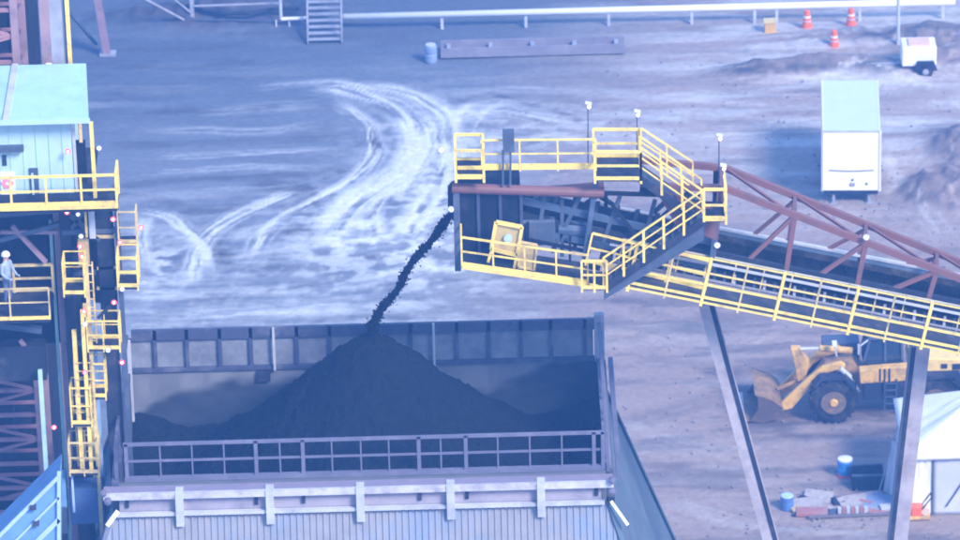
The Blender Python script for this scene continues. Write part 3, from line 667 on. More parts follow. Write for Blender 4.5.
mb = MB(); mb.slab(V(la, 0, 0, -.04), V(lb, 0, 0, -.04), V(lb, 0, 1.5, -.04), V(la, 0, 1.5, -.04), .06); mb.build('landing', DARK, cv)
railing(cv, [la, lb, V(lb, 0, 1.3)], 1.12, .75, r=.045, rails=(1.0, .5, .12))
stair(C(704, 221, -2.6), C(604, 289, -2.6), .7, 16, 1.02, 5, both=False)
mb = MB(); mb.slab(C(704, 224, -2.45), C(604, 292, -2.45), C(604, 300, -2.45), C(704, 240, -2.45), .05, (0, 1, 0)); mb.build('stair_plate', STEEL, cv)
a, b_ = C(582, 289, -2.7), C(607, 289, -2.7)
mb = MB(); mb.slab(V(a, 0, 0, -.04), V(b_, 0, 0, -.04), V(b_, 0, 1.3, -.04), V(a, 0, 1.3, -.04), .06); mb.build('landing', DARK, cv)
railing(cv, [a, b_], 1.0, .45, r=.04)
# tall inner rail panel going on along the belt
a, b_ = C(586, 262, -1.5), C(705, 290, -1.5)
railing(cv, [a, b_], 1.05, 1.35, r=.035, up=up_)
# vertical dark cabinet on top platform
mb = MB(); a = C(503, 186, -1.5); mb.bar(V(a), C(503, 150, -1.5), .07, .07, (0, 1, 0)); mb.bar(V(a, .24), V(C(503, 150, -1.5), .24), .07, .07, (0, 1, 0)); mb.build('cabinet_stand', STEEL, cv)
a, b_ = C(503, 152, -1.55), C(514, 131, -1.55); MB().box((a.x, YC-1.6, a.z), (b_.x, YC-1.35, b_.z)).build('control_cabinet', STEEL, cv)
# legs (slanted bents) down to the ground
def leg(top, bot, wd, m1, m2):
    p = C(*top); q_ = C(*bot); d = (q_-p); q = p + d*((p.z)/(p.z-q_.z))
    mb = MB(); mb.ibeam(V(p, 0, 0), V(q, 0, 0), wd, wd*1.0, .05, (0, 1, 0)); mb.build('leg', m1, cv)
    sx_ = .5 if q.x > p.x else -.5
    MB().bar(V(p, sx_*(wd-.16), -wd*.5-.012), V(q, sx_*(wd-.16), -wd*.5-.012), .15, .02, (0, 1, 0)).build('edge_strip', DARK, cv)
    MB().box((q.x-.5, YC-2.6, -.1), (q.x+.5, YC+2.6, .25)).build('footing', mat('concrete', (.32, .32, .34), .9), cv)
LEGM = mat('pale_lilac_leg', (.42, .38, .42), .6, dirt=(.25, .22, .26), dscale=.8)
leg((706, 302, 0), (771, 541, 0), .5, LEGM, STEEL)
leg((920, 343, 0), (897, 541, 0), .62, LEGM, STEEL)

# ------------------------------------------------------------------ left service tower
YT = YC-2.5
def T_(px, py, dy=0.0): return Y(px, py, YT+dy)
def zat(px, py, dy=0.0): return T_(px, py, dy).z
tw = thing('service_tower', 'tall steel service tower at the left edge with yellow railed landings and ladders', 'steel tower', (T_(50, 300).x, YT, 0))
def vcol(px, y0, y1, dy, wd, m_, name='column', par=None, ex=0):
    p = T_(px, y0, dy); q = T_(px, y1, dy); zb_ = 0 if ex else q.z
    return MB().bar((p.x, p.y, p.z), (p.x, p.y, zb_), wd, wd, (0, 1, 0)).build(name, m_, par or tw)
vcol(56, 208, 540, 1.2, .22, PINK, ex=1)
vcol(50, 220, 540, 1.25, .10, mat('pale_green_post', (.30, .52, .50), .6), ex=1)
vcol(64, 205, 540, .8, .35, DARK, ex=1)
vcol(68, 208, 540, 1.5, .5, DARK, ex=1)
vcol(86, 262, 540, -.4, .12, YEW)
vcol(82, 310, 470, -.7, .12, YEL)
vcol(74, 330, 470, -.5, .14, YEL)
vcol(115, 185, 345, .5, .16, STEEL, ex=1)
vcol(103, 205, 480, .9, .5, DARK, ex=1)
vcol(92, 300, 480, .5, .12, mat('blue_pipe', (.25, .4, .65), .5))
vcol(40, 370, 470, .3, .14, mat('pale_teal_post', (.45, .68, .72), .5), ex=1)
# main deck with cabin
d0, d1 = T_(-30, 204, -1.2), T_(117, 204, -1.2)
xd_ = T_(90, 204, -1.2).x
mb = MB(); mb.box((d0.x, d0.y, d1.z-.25), (xd_, d0.y+4.6, d1.z-.02)); mb.box((xd_, d0.y, d1.z-.25), (d1.x, d0.y+1.2, d1.z-.02)); mb.build('deck', DARK, tw)
MB().bar(V(d1, -5.6, -.05, -.05), V(d1, .02, -.05, -.05), .08, .13).build('deck_edge', YEL, tw)
a = V(d1, -5.6); railing(tw, [a, d1, V(d1, 0, 1.1)], 1.02, 1.15, r=.04)
# cabin (part of its own: bolted turquoise room)
cb = thing('tower_cabin', 'pale turquoise clad cabin on the tower deck with projecting upper storey', 'cabin', (T_(30, 200).x, YT, zat(30, 200)))
a, b_ = T_(-40, 203, -.2), T_(70, 118, -.2); b_.z = T_(89, 122, -.75).z-.004
zf = d1.z-.01
MB().box((a.x, a.y, zf), (b_.x, a.y+3.0, b_.z)).build('lower_wall', CYAN, cb)
a2, b2 = T_(-40, 122, -.75), T_(89, 122, -.75)
zl2 = b2.z
mb = MB(); mb.slab((a2.x, a2.y, zl2), (b2.x, a2.y, zl2), (b2.x-.33, a2.y+4.5, zl2), (a2.x, a2.y+4.5, zl2), .14); rf_ = mb.build('roof', CYANB, cb)
MB().box((a2.x, a2.y-.04, zl2-.03), (b2.x+.04, a2.y-.003, zl2+.13)).build('drip_edge', CYAN, rf_)
sx = T_(6, 122, -.75).x; MB().box((sx-.1, a2.y, zl2+.143), (sx+.1, a2.y+4.5, zl2+.2)).build('trim_strip', PALE, rf_)
for k in range(5):
    x = b2.x-.6-k*.9; MB().box((x-.012, a2.y+.02, zl2+.141), (x+.008, a2.y+4.48, zl2+.147)).build('seam', CYAN, rf_)
for k in range(9):
    x = b_.x-.3-k*.42; MB().box((x-.012, a.y-.02, zf), (x+.012, a.y-.003, zl2-.06)).build('seam', CYANB, cb)
def tbox(x0, y0, x1, y1, dy, t, m_, name, par):
    p = T_(x0, y0, dy); q = T_(x1, y1, dy); return MB().box((p.x, p.y-t, q.z), (q.x, p.y, p.z)).build(name, m_, par)
tbox(-5, 145, 24, 149, -.21, .25, STEEL, 'canopy', cb)
tbox(2, 155, 7, 165, -.203, .04, GLASS, 'window', cb)
dr = tbox(29, 168, 40, 201, -.203, .04, STEEL, 'door', cb); tbox(31, 173, 35, 200, -.245, .02, CYAN, 'door_panel', dr)
# notice with a reddish emblem
nt_ = tbox(0, 172, 16, 194, -.203, .03, WHITE, 'notice', cb)
PKR = mat('faded_red_print', (.85, .30, .42), .6)
p = T_(7.5, 183, -.24)
for k in range(6):
    an_ = k*math.pi/3; MB().tube(V(p, math.cos(an_)*.13, 0, math.sin(an_)*.13), V(p, math.cos(an_)*.13, -.02, math.sin(an_)*.13), .075, 10).build('emblem', PKR, nt_)
# doorway frame right of cabin, dark opening
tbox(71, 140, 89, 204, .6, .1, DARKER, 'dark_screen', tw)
vcol(91, 122, 204, -.6, .12, YEL); vcol(80, 124, 142, .3, .1, YEW); vcol(73, 122, 204, -.1, .09, PALE)
# top: mast columns above the cabin
p = T_(44, 0, 1.5)
vcol(40, -60, 76, 4.3, .32, PINK, ex=1); vcol(51, -60, 76, 4.4, .45, GREY, ex=1); vcol(63, -60, 76, 4.2, .13, YEL, ex=1); vcol(60.5, -60, 76, 4.25, .1, STEEL, ex=1)
tbox(46, 63, 52, 69, 3.9, .15, WHITE, 'junction_box', tw)
# added dark backing, standing in for the shaded interior under the deck
tbox(-30, 208, 62, 340, 1.9, .2, DARKER, 'dark_backing', tw)
tbox(-30, 340, 48, 372, 1.2, .6, DARK, 'backing_box', tw)
tbox(62, 208, 104, 300, 1.9, .2, DARK, 'dark_backing', tw)
tbox(94, 206, 118, 300, .9, .2, DARKER, 'dark_backing', tw)
tbox(70, 318, 92, 400, 1.6, .2, STEEL, 'dark_backing', tw)
for (x0, y0, x1, y1, wd, m_) in [(-20,216,56,210,.16,STEEL),(0,240,60,224,.14,STEEL),(12,226,46,262,.14,PINK),(0,232,58,232,.12,PINK),(66,235,84,212,.12,STEEL),(66,212,100,240,.12,STEEL),(62,232,116,230,.16,STEEL),
                                  (96,236,118,236,.12,YEW),(97,268,118,267,.1,YEW),(97,288,118,288,.1,YEW),(60,274,96,272,.14,STEEL),(66,346,96,340,.14,STEEL),(20,340,44,372,.12,PINK),(0,325,42,330,.2,STEEL)]:
    MB().bar(T_(x0, y0, .7), T_(x1, y1, .7), wd, wd).build('brace', m_, tw)
tbox(78, 238, 90, 262, .3, .3, TAN, 'cabinet', tw)
tbox(88, 200, 96, 236, .3, .2, PALE, 'vessel', tw)
tbox(84, 206, 88, 236, .15, .1, YEL, 'ladder_rail', tw)
# second deck with the worker
e0, e1 = T_(-30, 317, -1.0), T_(50, 316, -1.0)
mb = MB(); mb.box((e0.x, e1.y, e1.z-.22), (e1.x, e1.y+2.6, e1.z-.02)); mb.build('deck', DARK, tw)
MB().bar(V(e1, -4.4, -.05, -.03), V(e1, .02, -.05, -.03), .06, .11).build('deck_edge', YEL, tw)
railing(tw, [V(e1, -3.8), e1], 1.0, 1.25, r=.028, m_=YEW, toe=0)
railing(tw, [V(e1, -3.8, 1.9), V(e1, 0, 1.9)], .95, 1.3, r=.045, m_=YEW)
# small landings
def landing(x0, x1, y_, dy, depth, h=1.0, m_=YEL, step=.55, back=True):
    a = T_(x0, y_, dy); b_ = T_(x1, y_, dy); mb = MB(); mb.box((a.x, a.y, a.z-.1), (b_.x, a.y+depth, a.z-.03)); mb.build('landing', DARK, tw)
    pts = [V(a, 0, depth), a, b_, V(b_, 0, depth)]
    railing(tw, pts, h, step, r=.026, m_=m_, up=(0, 0, 1))
    if back: railing(tw, [V(a, 0, depth), V(b_, 0, depth)], h, step, r=.02, m_=m_)
landing(64, 85, 294, -.9, .9, 1.1)
landing(118, 138, 287, -.9, 1.0, 1.05)
landing(119, 137, 243, .3, .6, 1.1, YEW, back=False)
landing(88, 120, 349, -.7, .8, 1.0)
landing(92, 106, 397, -.5, .7, 1.2)
landing(72, 92, 424, -.8, .8, 1.3, YEL)
landing(70, 99, 473, -.9, .9, 1.1, YEW)
# caged ladder
for (xa_, xb_, y0, y1, dy) in ((74, 92, 360, 425, -.6), (86, 92, 262, 345, -.2), (76, 88, 425, 472, -.4)):
    mb = MB(); p0, p1 = T_(xa_, y0, dy), T_(xa_, y1, dy); q0 = T_(xb_, y0, dy)
    mb.bar((p0.x, p0.y, p0.z), (p0.x, p0.y, p1.z), .05); mb.bar((q0.x, p0.y, p0.z), (q0.x, p0.y, p1.z), .05)
    z = p1.z+.15
    while z < p0.z: mb.bar((p0.x, p0.y, z), (q0.x, p0.y, z), .035); z += .3
    mb.build('ladder', YEW, tw)
tbox(70, 478, 106, 512, .4, .8, mat('deep_blue_box', (.06, .12, .30), .6), 'drive_box', tw)
vcol(72, 475, 512, -.6, .07, BLUEL, 'edge_post')
tbox(60, 470, 68, 500, 0, .6, BLUE, 'drive_box', tw); tbox(60, 500, 69, 525, -.1, .6, STEEL, 'drive_box', tw)

# lattice mast at far left (behind the cabin)
lt = thing('lattice_mast', 'reddish lattice steel mast at the far left edge, behind the turquoise cabin', 'lattice mast', (T_(10, 300, 3).x, YT+3, 0))
ML = mat('dusty_pink_lattice', (.36, .19, .22), .6, dirt=(.16, .10, .13), dscale=1.3)
xr_ = T_(40, 420, 4.6).x; xl_ = xr_-3.4; ztop = T_(10, -60, 4.6).z
for x in (xl_, xr_):
    for yy in (YT+4.6, YT+7.4): MB().bar((x, yy, 0), (x, yy, ztop), .24, .24, (0, 1, 0)).build('column', PINK, lt)
z = ztop-.6; k = 0; BH = .92
while z > 2:
    mb = MB(); mb.bar((xl_, YT+4.6, z), (xr_, YT+4.6, z), .12); mb.bar((xl_, YT+4.6, z-BH if k % 2 else z), (xr_, YT+4.6, z if k % 2 else z-BH), .09)
    mb.bar((xr_, YT+4.6, z), (xr_, YT+7.4, z-BH), .08); mb.bar((xl_, YT+7.4, z), (xr_, YT+7.4, z), .10); mb.build('lattice_bay', ML, lt); z -= BH; k += 1
# dark clad storage building behind the mast
sb = thing('storage_building', 'dark blue clad storage building at the far left, behind the lattice mast', 'building', (T_(0, 300, 7).x-2, YT+8, 0))
xq = T_(36, 300, 9).x
mb = MB(); mb.box((xq-14, YT+9, 0), (xq, YT+17, ztop+1)); mb.build('wall', DARKER, sb)
for k in range(18): MB().box((xq-.3-k*.75, YT+8.93, 0), (xq-.22-k*.75, YT+8.997, ztop+1)).build('rib', DARK, sb)
# blue covered gallery lower left
gl = thing('covered_gallery', 'blue sheet metal covered gallery with pale ribs sloping down at the lower left corner', 'gallery', (T_(20, 520, -4).x, YT-4, 0))
G = lambda px, py, dy=-4.0: T_(px, py+10, dy)
mb = MB(); q0, q1, q2, q3 = G(59, 466), G(59, 560), G(-60, 660), G(-60, 585)
mb.slab(q0, q1, q2, q3, 1.6, (0, 1, 0)); mb.build('cladding', BLUE, gl)
for (y0_, y1_, t_) in ((466, 585, .12), (487, 606, .07), (509, 628, .16), (532, 650, .07), (548, 666, .12)):
    MB().bar(G(59, y0_, -4.06), G(-60, y1_, -4.06), .1, t_).build('rib', BLUEL, gl)
for px, py in ((33, 497), (36, 513), (33, 534)):
    p = G(px, py, -4.1); MB().box((p.x-.1, p.y-.08, p.z-.08), (p.x+.1, p.y+.05, p.z+.08)).build('bracket', DARK, gl)
MB().bar(G(59, 462, -4.05), G(59, 560, -4.05), .12, .12, (0, 1, 0)).build('corner_post', BLUEL, gl)
for px in (40, -10):
    p = G(px, 500, -3.3); MB().bar((p.x, p.y, 0), (p.x, p.y, G(px, 540).z), .3, .3, (0, 1, 0)).build('support', STEEL, gl)

# ------------------------------------------------------------------ lamps
def lamp_proto(name, red, label, loc):
    t = thing(name, label, 'lamp', loc, None); x, y_, z_ = loc; t.scale = (.46,)*3
    MB().tube((x, y_+.02, z_-.02), (x, y_+.28, z_-.02), .045, 8).build('bracket', DARK, t)
    MB().lathe((x, y_-.06, z_), [(.06, .08), (.17, .04), (.2, 0), (.17, -.03)], 14, 'y').build('shell', REDL if red else PALE, t)
    MB().lathe((x, y_-.10, z_), [(.02, -.08), (.07, -.06), (.09, 0)], 14, 'y').build('lens', LAMPM, t, smooth=True)
    return t
lr = None; lw = None
L = [ (67,212,1,.0,'red rimmed lit lamp left of the pipe vessel under the main deck'), (113,219,1,-1.2,'red rimmed lit lamp under the right end of the cabin deck'),
 (80,246,1,-.4,'upper of two red rimmed lamps stacked beside the tan cabinet'), (82,256,1,-.4,'lower of two red rimmed lamps stacked beside the tan cabinet'),
 (141,227,1,-.2,'rightmost red rimmed lamp, standing out past the small upper landing'), (120,242,1,-.1,'red rimmed lamp at the left rail of the small upper landing'),
 (114,302,1,-.9,'red rimmed lamp on a slanted arm below the right landing'), (84,311,1,-1.0,'red rimmed lamp on the yellow post below the left landing'),
 (54,427,1,-.9,'red rimmed lamp alone on the pink column by the lower lattice'), (85,372,1,-1.2,'red rimmed lamp on the caged ladder landing'), (68,151,1,-.5,'red lamp on the wall at the cabin door corner'),
 (122,362,1,-.2,'small red lamp at the left end of the bin back fence'),
 (99,148,0,-.7,'white lamp beside the yellow doorway post right of the cabin'), (78,214,0,-.1,'white lamp left of the upright pale vessel'), (85,324,0,-1.0,'white lamp just below the red lamp on the yellow post'),
 (92,210,0,-.1,'white lamp at the top of the pale vessel'), (81,236,0,-.2,'white lamp below the pale vessel, over the tan cabinet'), (108,350,0,-.9,'white lamp by the landing at the bin corner'), (122,289,0,-.95,'white lamp under the corner of the right landing')]
for (px, py, red, dy, lab) in L:
    loc = T_(px, py, dy)
    if red:
        if lr is None: lr = lamp_proto('tower_lamp', True, lab, loc); lr['group'] = 'red rimmed lamps on the service tower'
        else: dup(lr, loc, lab)
    else:
        if lw is None: lw = lamp_proto('work_lamp', False, lab, loc); lw['group'] = 'white work lamps'
        else: dup(lw, loc, lab)
MB().bar(T_(98, 318, -.8), T_(112, 304, -.8), .09).build('lamp_arm', DARK, tw)
for (px, py, dy, lab) in ((451,209,-1.4,'white lamp at the left edge of the conveyor head housing'),(441,150,-1.2,'white lamp sticking out left of the top platform cage'),(866,237,-1.2,'white lamp on the middle truss post of the conveyor'),(717,245,-1.4,'white lamp below the stair landing on the conveyor')):
    dup(lw, C(px, py, dy), lab, scale=1.25)
# pole lights on the conveyor
def pole_lamp(px, ytop, ybot, dy, label):
    p = C(px, ytop, dy); q = C(px, ybot, dy)
    t = thing('pole_lamp', label, 'pole lamp', q, 'pole lamps along the conveyor'); hs_ = .5
    MB().tube((q.x, q.y, q.z), (p.x, p.y, p.z), .02, 8).build('pole', STEEL, t)
    mb = MB(); mb.slab((p.x-.11, p.y-.08, p.z+.01), (p.x+.1, p.y-.08, p.z-.05), (p.x+.11, p.y+.04, p.z+.02), (p.x-.09, p.y+.04, p.z+.07), .045); mb.build('lamp_head', PALE, t)
    MB().lathe((p.x+.03, p.y-.06, p.z-.09), [(.015, -.03), (.045, -.02), (.055, .02)], 12, 'y').build('lens', LAMPM, t)
pole_lamp(588, 104, 168, .4, 'leftmost pole lamp, tall thin mast above the top platform')
pole_lamp(637, 112, 152, .6, 'middle pole lamp above the corner of the top cage')
pole_lamp(719, 136, 190, .2, 'tall pole lamp above the right stair landing')
pole_lamp(723, 166, 205, -1.4, 'low pole lamp at the right end of the stair landing')

# ------------------------------------------------------------------ worker on second deck
def person(base, faceang):
    x, y_, z_ = base
    me_ = bpy.data.meshes.new('person')
    J = {'pel':(0,0,.93),'spn':(0,0,1.15),'chest':(0,0,1.36),'neck':(0,.0,1.50),'head':(0,0,1.60),'crown':(.01,0,1.73),
         'hl':(0,.10,.90),'kl':(.02,.12,.49),'al':(0,.12,.09),'tl':(.15,.13,.04),'hr':(0,-.10,.90),'kr':(.03,-.12,.49),'ar':(-.02,-.12,.09),'tr':(.13,-.13,.04),
         'sl':(0,.20,1.40),'el':(.03,.27,1.13),'wl':(.22,.22,.98),'gl':(.31,.20,.98),'sr':(0,-.20,1.40),'er':(.03,-.27,1.13),'wr':(.22,-.22,.98),'gr':(.31,-.20,.98)}
    E = [('pel','spn'),('spn','chest'),('chest','neck'),('neck','head'),('head','crown'),('pel','hl'),('hl','kl'),('kl','al'),('al','tl'),('pel','hr'),('hr','kr'),('kr','ar'),('ar','tr'),
         ('chest','sl'),('sl','el'),('el','wl'),('wl','gl'),('chest','sr'),('sr','er'),('er','wr'),('wr','gr')]
    RD = dict(pel=.155,spn=.15,chest=.17,neck=.065,head=.10,crown=.085,hl=.10,kl=.07,al=.05,tl=.045,hr=.10,kr=.07,ar=.05,tr=.045,sl=.075,el=.055,wl=.04,gl=.03,sr=.075,er=.055,wr=.04,gr=.03)
    for s_, sy in (('l', 1), ('r', -1)):     # fingers and thumb
        gx, gy, gz = J['g'+s_]
        for f in range(4):
            J[f'f{f}{s_}'] = (gx+.05, gy+(-.03+.02*f), gz+.0); J[f'h{f}{s_}'] = (gx+.07, gy+(-.03+.02*f), gz-.035+.004*f); E += [('g'+s_, f'f{f}{s_}'), (f'f{f}{s_}', f'h{f}{s_}')]; RD[f'f{f}{s_}'] = .010; RD[f'h{f}{s_}'] = .008
        J['t'+'h'+s_] = (gx+.02, gy-sy*.05, gz+.01); E.append(('w'+s_, 'th'+s_)); RD['th'+s_] = .011
    ks = list(J); c, s2 = math.cos(faceang), math.sin(faceang)
    me_.from_pydata([(J[k][0]*c-J[k][1]*s2, J[k][0]*s2+J[k][1]*c, J[k][2]) for k in ks], [(ks.index(a), ks.index(b)) for a, b in E], [])
    o = bpy.data.objects.new('person', me_); COL.objects.link(o); o.location = base; ORG[o.name] = Vector(base)
    sm = o.modifiers.new('skin', 'SKIN'); me_.attributes
    for i, k in enumerate(ks): me_.skin_vertices[0].data[i].radius = (RD[k], RD[k])
    me_.skin_vertices[0].data[0].use_root = True
    o.modifiers.new('sub', 'SUBSURF').levels = 2; o.modifiers['sub'].render_levels = 2
    # skin by height: overalls, jacket, face
    M = bpy.data.materials.new('worker_clothes'); M.use_nodes = True; n = M.node_tree.nodes; l = M.node_tree.links
    tc = n.new('ShaderNodeTexCoord'); sx = n.new('ShaderNodeSeparateXYZ'); l.new(tc.outputs['Object'], sx.inputs[0])
    cr = n.new('ShaderNodeValToRGB'); cr.color_ramp.interpolation = 'CONSTANT'; mrr = n.new('ShaderNodeMapRange'); mrr.inputs[2].default_value = 2
    l.new(sx.outputs[2], mrr.inputs[0]); l.new(mrr.outputs[0], cr.inputs[0])
    el = cr.color_ramp.elements; el[0].color = (.03, .03, .04, 1); el[1].position = .06; el[1].color = (.10, .14, .26, 1)
    for ps, cc in ((.455, (.30, .38, .52)), (.755, (.62, .38, .28))): e = el.new(ps); e.color = (*cc, 1)
    l.new(cr.outputs[0], n['Principled BSDF'].inputs['Base Color']); me_.materials.append(M)
    MB().lathe((x+.01*c, y_+.01*s2, z_+1.685), [(.155, 0), (.15, .03), (.135, .09), (.08, .145), (.02, .16)], 18).build('helmet', WHITE, o, smooth=True)
    fx = MB()   # simple face: nose, eyes, mouth
    hx, hy = x+.095*c, y_+.095*s2
    fx.tube((hx, hy, z_+1.63), (hx+.03*c, hy+.03*s2, z_+1.59), .012, 6); fx.build('nose', mat('skin_tone', (.62, .38, .28), .6), o)
    for sg in (-1, 1): MB().lathe((x+.09*c-sg*.035*s2, y_+.09*s2+sg*.035*c, z_+1.635), [(.004, -.012), (.012, 0), (.004, .012)], 8).build('eye', DARKER, o)
    MB().bar((x+.10*c-.025*s2, y_+.10*s2+.025*c, z_+1.555), (x+.10*c+.025*s2, y_+.10*s2-.025*c, z_+1.555), .012).build('mouth', mat('lip', (.4, .15, .13), .6), o)
    return tag(o, 'worker in white helmet and pale jacket standing on the tower deck behind the rail', 'person')
pz = e1.z-.02
pp = T_(9, 302, .35); pp.z = pz
person((T_(9, 302, .35).x, YT+.15, pz), rad(-35))

# ------------------------------------------------------------------ top edge: pipeline, stairs, frames
def GZ(px, py): return Z(px, py, 0.0)
pl = thing('pipeline', 'long white pipe running on short stands along the back of the yard', 'pipeline', GZ(640, 32))
pa, pb = Z(343, 17, .75), Z(955, 1.5, .95)
mb = MB(); pd = (pb-pa); mb.tube(pa, pb, .17, 12); mb.build('pipe', WHITE, pl, smooth=True)
for px in (442, 526, 609, 692, 755, 777, 860, 943):
    t = (px-343)/(955-343); p = lerp(pa, pb, t); MB().bar((p.x, p.y, 0), (p.x, p.y, p.z-.13), .14, .14, (0, 1, 0)).build('stand', PALE, pl)
pf = Z(283, 19, .6)
pl2 = thing('pipe_end', 'short white pipe run and riser left of the yard steps', 'pipe', GZ(292, 28))
MB().tube(Z(281, 19, .6), Z(306, 18, .6), .09, 10).build('pipe', WHITE, pl2); MB().tube(Z(281, 19, .6), Z(281, 19, .6)+Vector((0, 0, 1.8)), .08, 10).build('riser', PALE, pl2)
for px in (276, 289): p = Z(px, 19, .55); MB().bar((p.x, p.y, 0), (p.x, p.y, .5), .08, .08, (0, 1, 0)).build('stand', PALE, pl2)
# yard steps
s0 = GZ(308, 45); s1 = GZ(342, 44)
ys = thing('yard_steps', 'grey open steel steps with handrails climbing away behind the pipeline', 'steps', ((s0.x+s1.x)/2, s0.y, 0))
for x in (s0.x, s1.x):
    mb = MB(); mb.bar((x, s0.y, .1), (x, s0.y+4.8, 3.1), .06, .25); mb.build('stringer', GREY, ys)
    mb = MB(); mb.bar((x, s0.y, 1.1), (x, s0.y+4.8, 4.1), .06)
    for k in range(4): mb.bar((x, s0.y+k*1.5, .1+k*.94), (x, s0.y+k*1.5, 1.1+k*.94), .06, .06, (0, 1, 0))
    mb.build('handrail', GREY, ys)
for k in range(14): MB().box((s0.x+.04, s0.y+.05+k*.34, .2+k*.2), (s1.x-.04, s0.y+.33+k*.34, .25+k*.2)).build('tread', GREY, ys)
# leaning stand foot at top left and stand frames
st1 = thing('leaning_strut', 'leaning pinkish steel strut with a splayed foot at the top left of the yard', 'strut', GZ(106, 55))
p = GZ(107, 55); q = Z(96, -10, 3.6); MB().ibeam(q, V(p, 0, 0, .1), .35, .4, .05).build('strut_beam', PINK, st1)
MB().box((p.x-.35, p.y-.3, .02), (p.x+.45, p.y+.3, .14)).build('foot_plate', GREY, st1)
MB().bar(Z(66, 8, 3.0), Z(96, 44, .3), .16, .12).build('brace', STEEL, st1)
st2 = thing('trestle', 'low grey steel trestle with slanted braces left of the white pipe end', 'trestle', GZ(193, 26))
MB().bar(Z(140, -4, 2.4), Z(192, 24, .1), .14, .1).build('brace', GREY, st2); MB().bar(V(GZ(193, 27)), V(GZ(193, 27), 0, 0, 2.6), .2, .16, (0, 1, 0)).build('post', GREY, st2)
MB().bar(Z(168, -6, 2.4), Z(190, 12, 1.0), .08, .08).build('brace', GREY, st2); MB().bar(Z(194, 6, 1.2), Z(280, 3, 1.2), .08, .08).build('rail', GREY, st2); MB().bar(Z(194, 20, .5), Z(275, 20, .5), .06, .06).build('rail', STEEL, st2)
hs = MB(); pts = [GZ(x, y_) for x, y_ in ((188,21),(205,26),(225,29),(250,29),(272,25),(300,24))]
for a, b_ in zip(pts, pts[1:]): hs.tube(V(a, 0, 0, .85), V(b_, 0, 0, .85), .11, 8)
tag(hs.build('shade_tube', DARK), 'dark tube standing in for the shade on the bank below the trestle', 'shade_tube')  # dark tube drawn in place of the shadow along the bank
# long beam lying in the yard
g0, g1 = GZ(441, 60), GZ(625, 58)
g0.z = g1.z = .16
bt = thing('steel_beam', 'long grey steel beam lying on the ground in front of the pipeline', 'beam', (g0+g1)/2)
mb = MB(); mb.box((g0.x, g0.y, .10), (g1.x, g0.y+1.1, .20)); mb.box((g0.x, g0.y, .20), (g1.x, g0.y+.08, .60)); mb.box((g0.x, g0.y+1.02, .20), (g1.x, g0.y+1.1, .60)); mb.build('channel', mat('dull_lilac_steel', (.22, .21, .26), .6, dirt=(.30, .28, .33), dscale=1), bt)
for k in range(5): x = g0.x+.4+k*(g1.x-g0.x-.8)/4; MB().box((x-.1, g0.y+.08, .20), (x+.1, g0.y+1.02, .45)).build('stiffener', GREY, bt)
p = GZ(431, 62); bx = thing('blue_barrel', 'small blue barrel standing at the left end of the long beam', 'barrel', p)
MB().lathe(p, [(.28, 0), (.31, .1), (.31, .42), (.28, .5), (.31, .58), (.31, .82), (.27, .92)], 16).build('drum', mat('barrel_blue', (.22, .30, .46), .6), bx)
MB().lathe(V(p, 0, 0, .92), [(.25, 0), (.25, .03)], 16).build('lid', PALE, bx)
# traffic cones
def cone(p, label):
    t = thing('traffic_cone', label, 'traffic cone', p, 'orange traffic cones behind the box trailer')
    MB().box((p.x-.3, p.y-.3, .01), (p.x+.3, p.y+.3, .08)).build('base', ORANGE, t)
    MB().lathe((p.x, p.y, .08), [(.27, 0), (.13, .9), (.08, .95)], 16).build('cone', ORANGE, t)
    MB().lathe((p.x, p.y, .08), [(.222, .36), (.214, .42)], 16).build('band', PALE, t); MB().lathe((p.x, p.y, .08), [(.19, .56), (.175, .66)], 16).build('band', WHITE, t)
    return t
c0 = cone(GZ(807, 29), 'leftmost orange traffic cone, standing just under the white pipe'); 
dup(c0, GZ(851, 27), 'rightmost orange traffic cone, just under the white pipe'); dup(c0, GZ(834, 49), 'orange traffic cone with clear white band, nearest of the three')
p = GZ(770, 33); kg = thing('valve_box', 'small tan box on the ground under the pipe near the cones', 'valve box', p)
MB().box((p.x-.28, p.y-.25, 0), (p.x+.28, p.y+.25, .62)).build('box', mat('orange_tan', (.7,.42,.12), .6), kg, bev=.03); MB().box((p.x-.32, p.y-.29, .63), (p.x+.32, p.y+.29, .7)).build('lid', YEW, kg)
p = GZ(898, 50); lp = thing('light_pole', 'slim pale pole rising through the top edge beside the small trailer', 'pole', p)
MB().tube(p, V(p, 0, 0, 7.5), .1, 10, .06).build('pole', PALE, lp); MB().lathe(p, [(.25, 0), (.25, .12), (.12, .16)], 12).build('base', GREY, lp); MB().bar(V(p, 0, 0, 7.4), V(p, -1.4, 0, 7.7), .08).build('arm', PALE, lp)

# small site trailer / generator
p = GZ(921, 76); tr = thing('generator_trailer', 'small white towed generator with one dark wheel and long drawbar', 'trailer', p)
MB().box((p.x-.95, p.y-.1, .55), (p.x+.75, p.y+1.3, 1.55)).build('body', WHITE, tr, bev=.07)
MB().box((p.x-.6, p.y+.1, 1.56), (p.x+.45, p.y+1.0, 1.63)).build('hatch', ORANGE if 0 else mat('faded_salmon', (.75, .5, .42), .6), tr)
MB().prism([(p.x-.35, .38), (p.x-.2, .85), (p.x+.6, .85), (p.x+.78, .38)], p.y-.3, p.y-.11).build('mudguard', DARK, tr)
wh = MB().lathe((p.x+.2, p.y-.38, .36), [(.2, 0), (.36, .03), (.36, .2), (.2, .24)], 18, 'y').build('wheel', RUBBER, tr); MB().lathe((p.x+.2, p.y-.40, .36), [(.05, 0), (.16, .02)], 12, 'y').build('rim', GREY, wh)
MB().lathe((p.x+.2, p.y+1.25, .36), [(.2, 0), (.36, .03), (.36, .2), (.2, .24)], 18, 'y').build('wheel', RUBBER, tr)
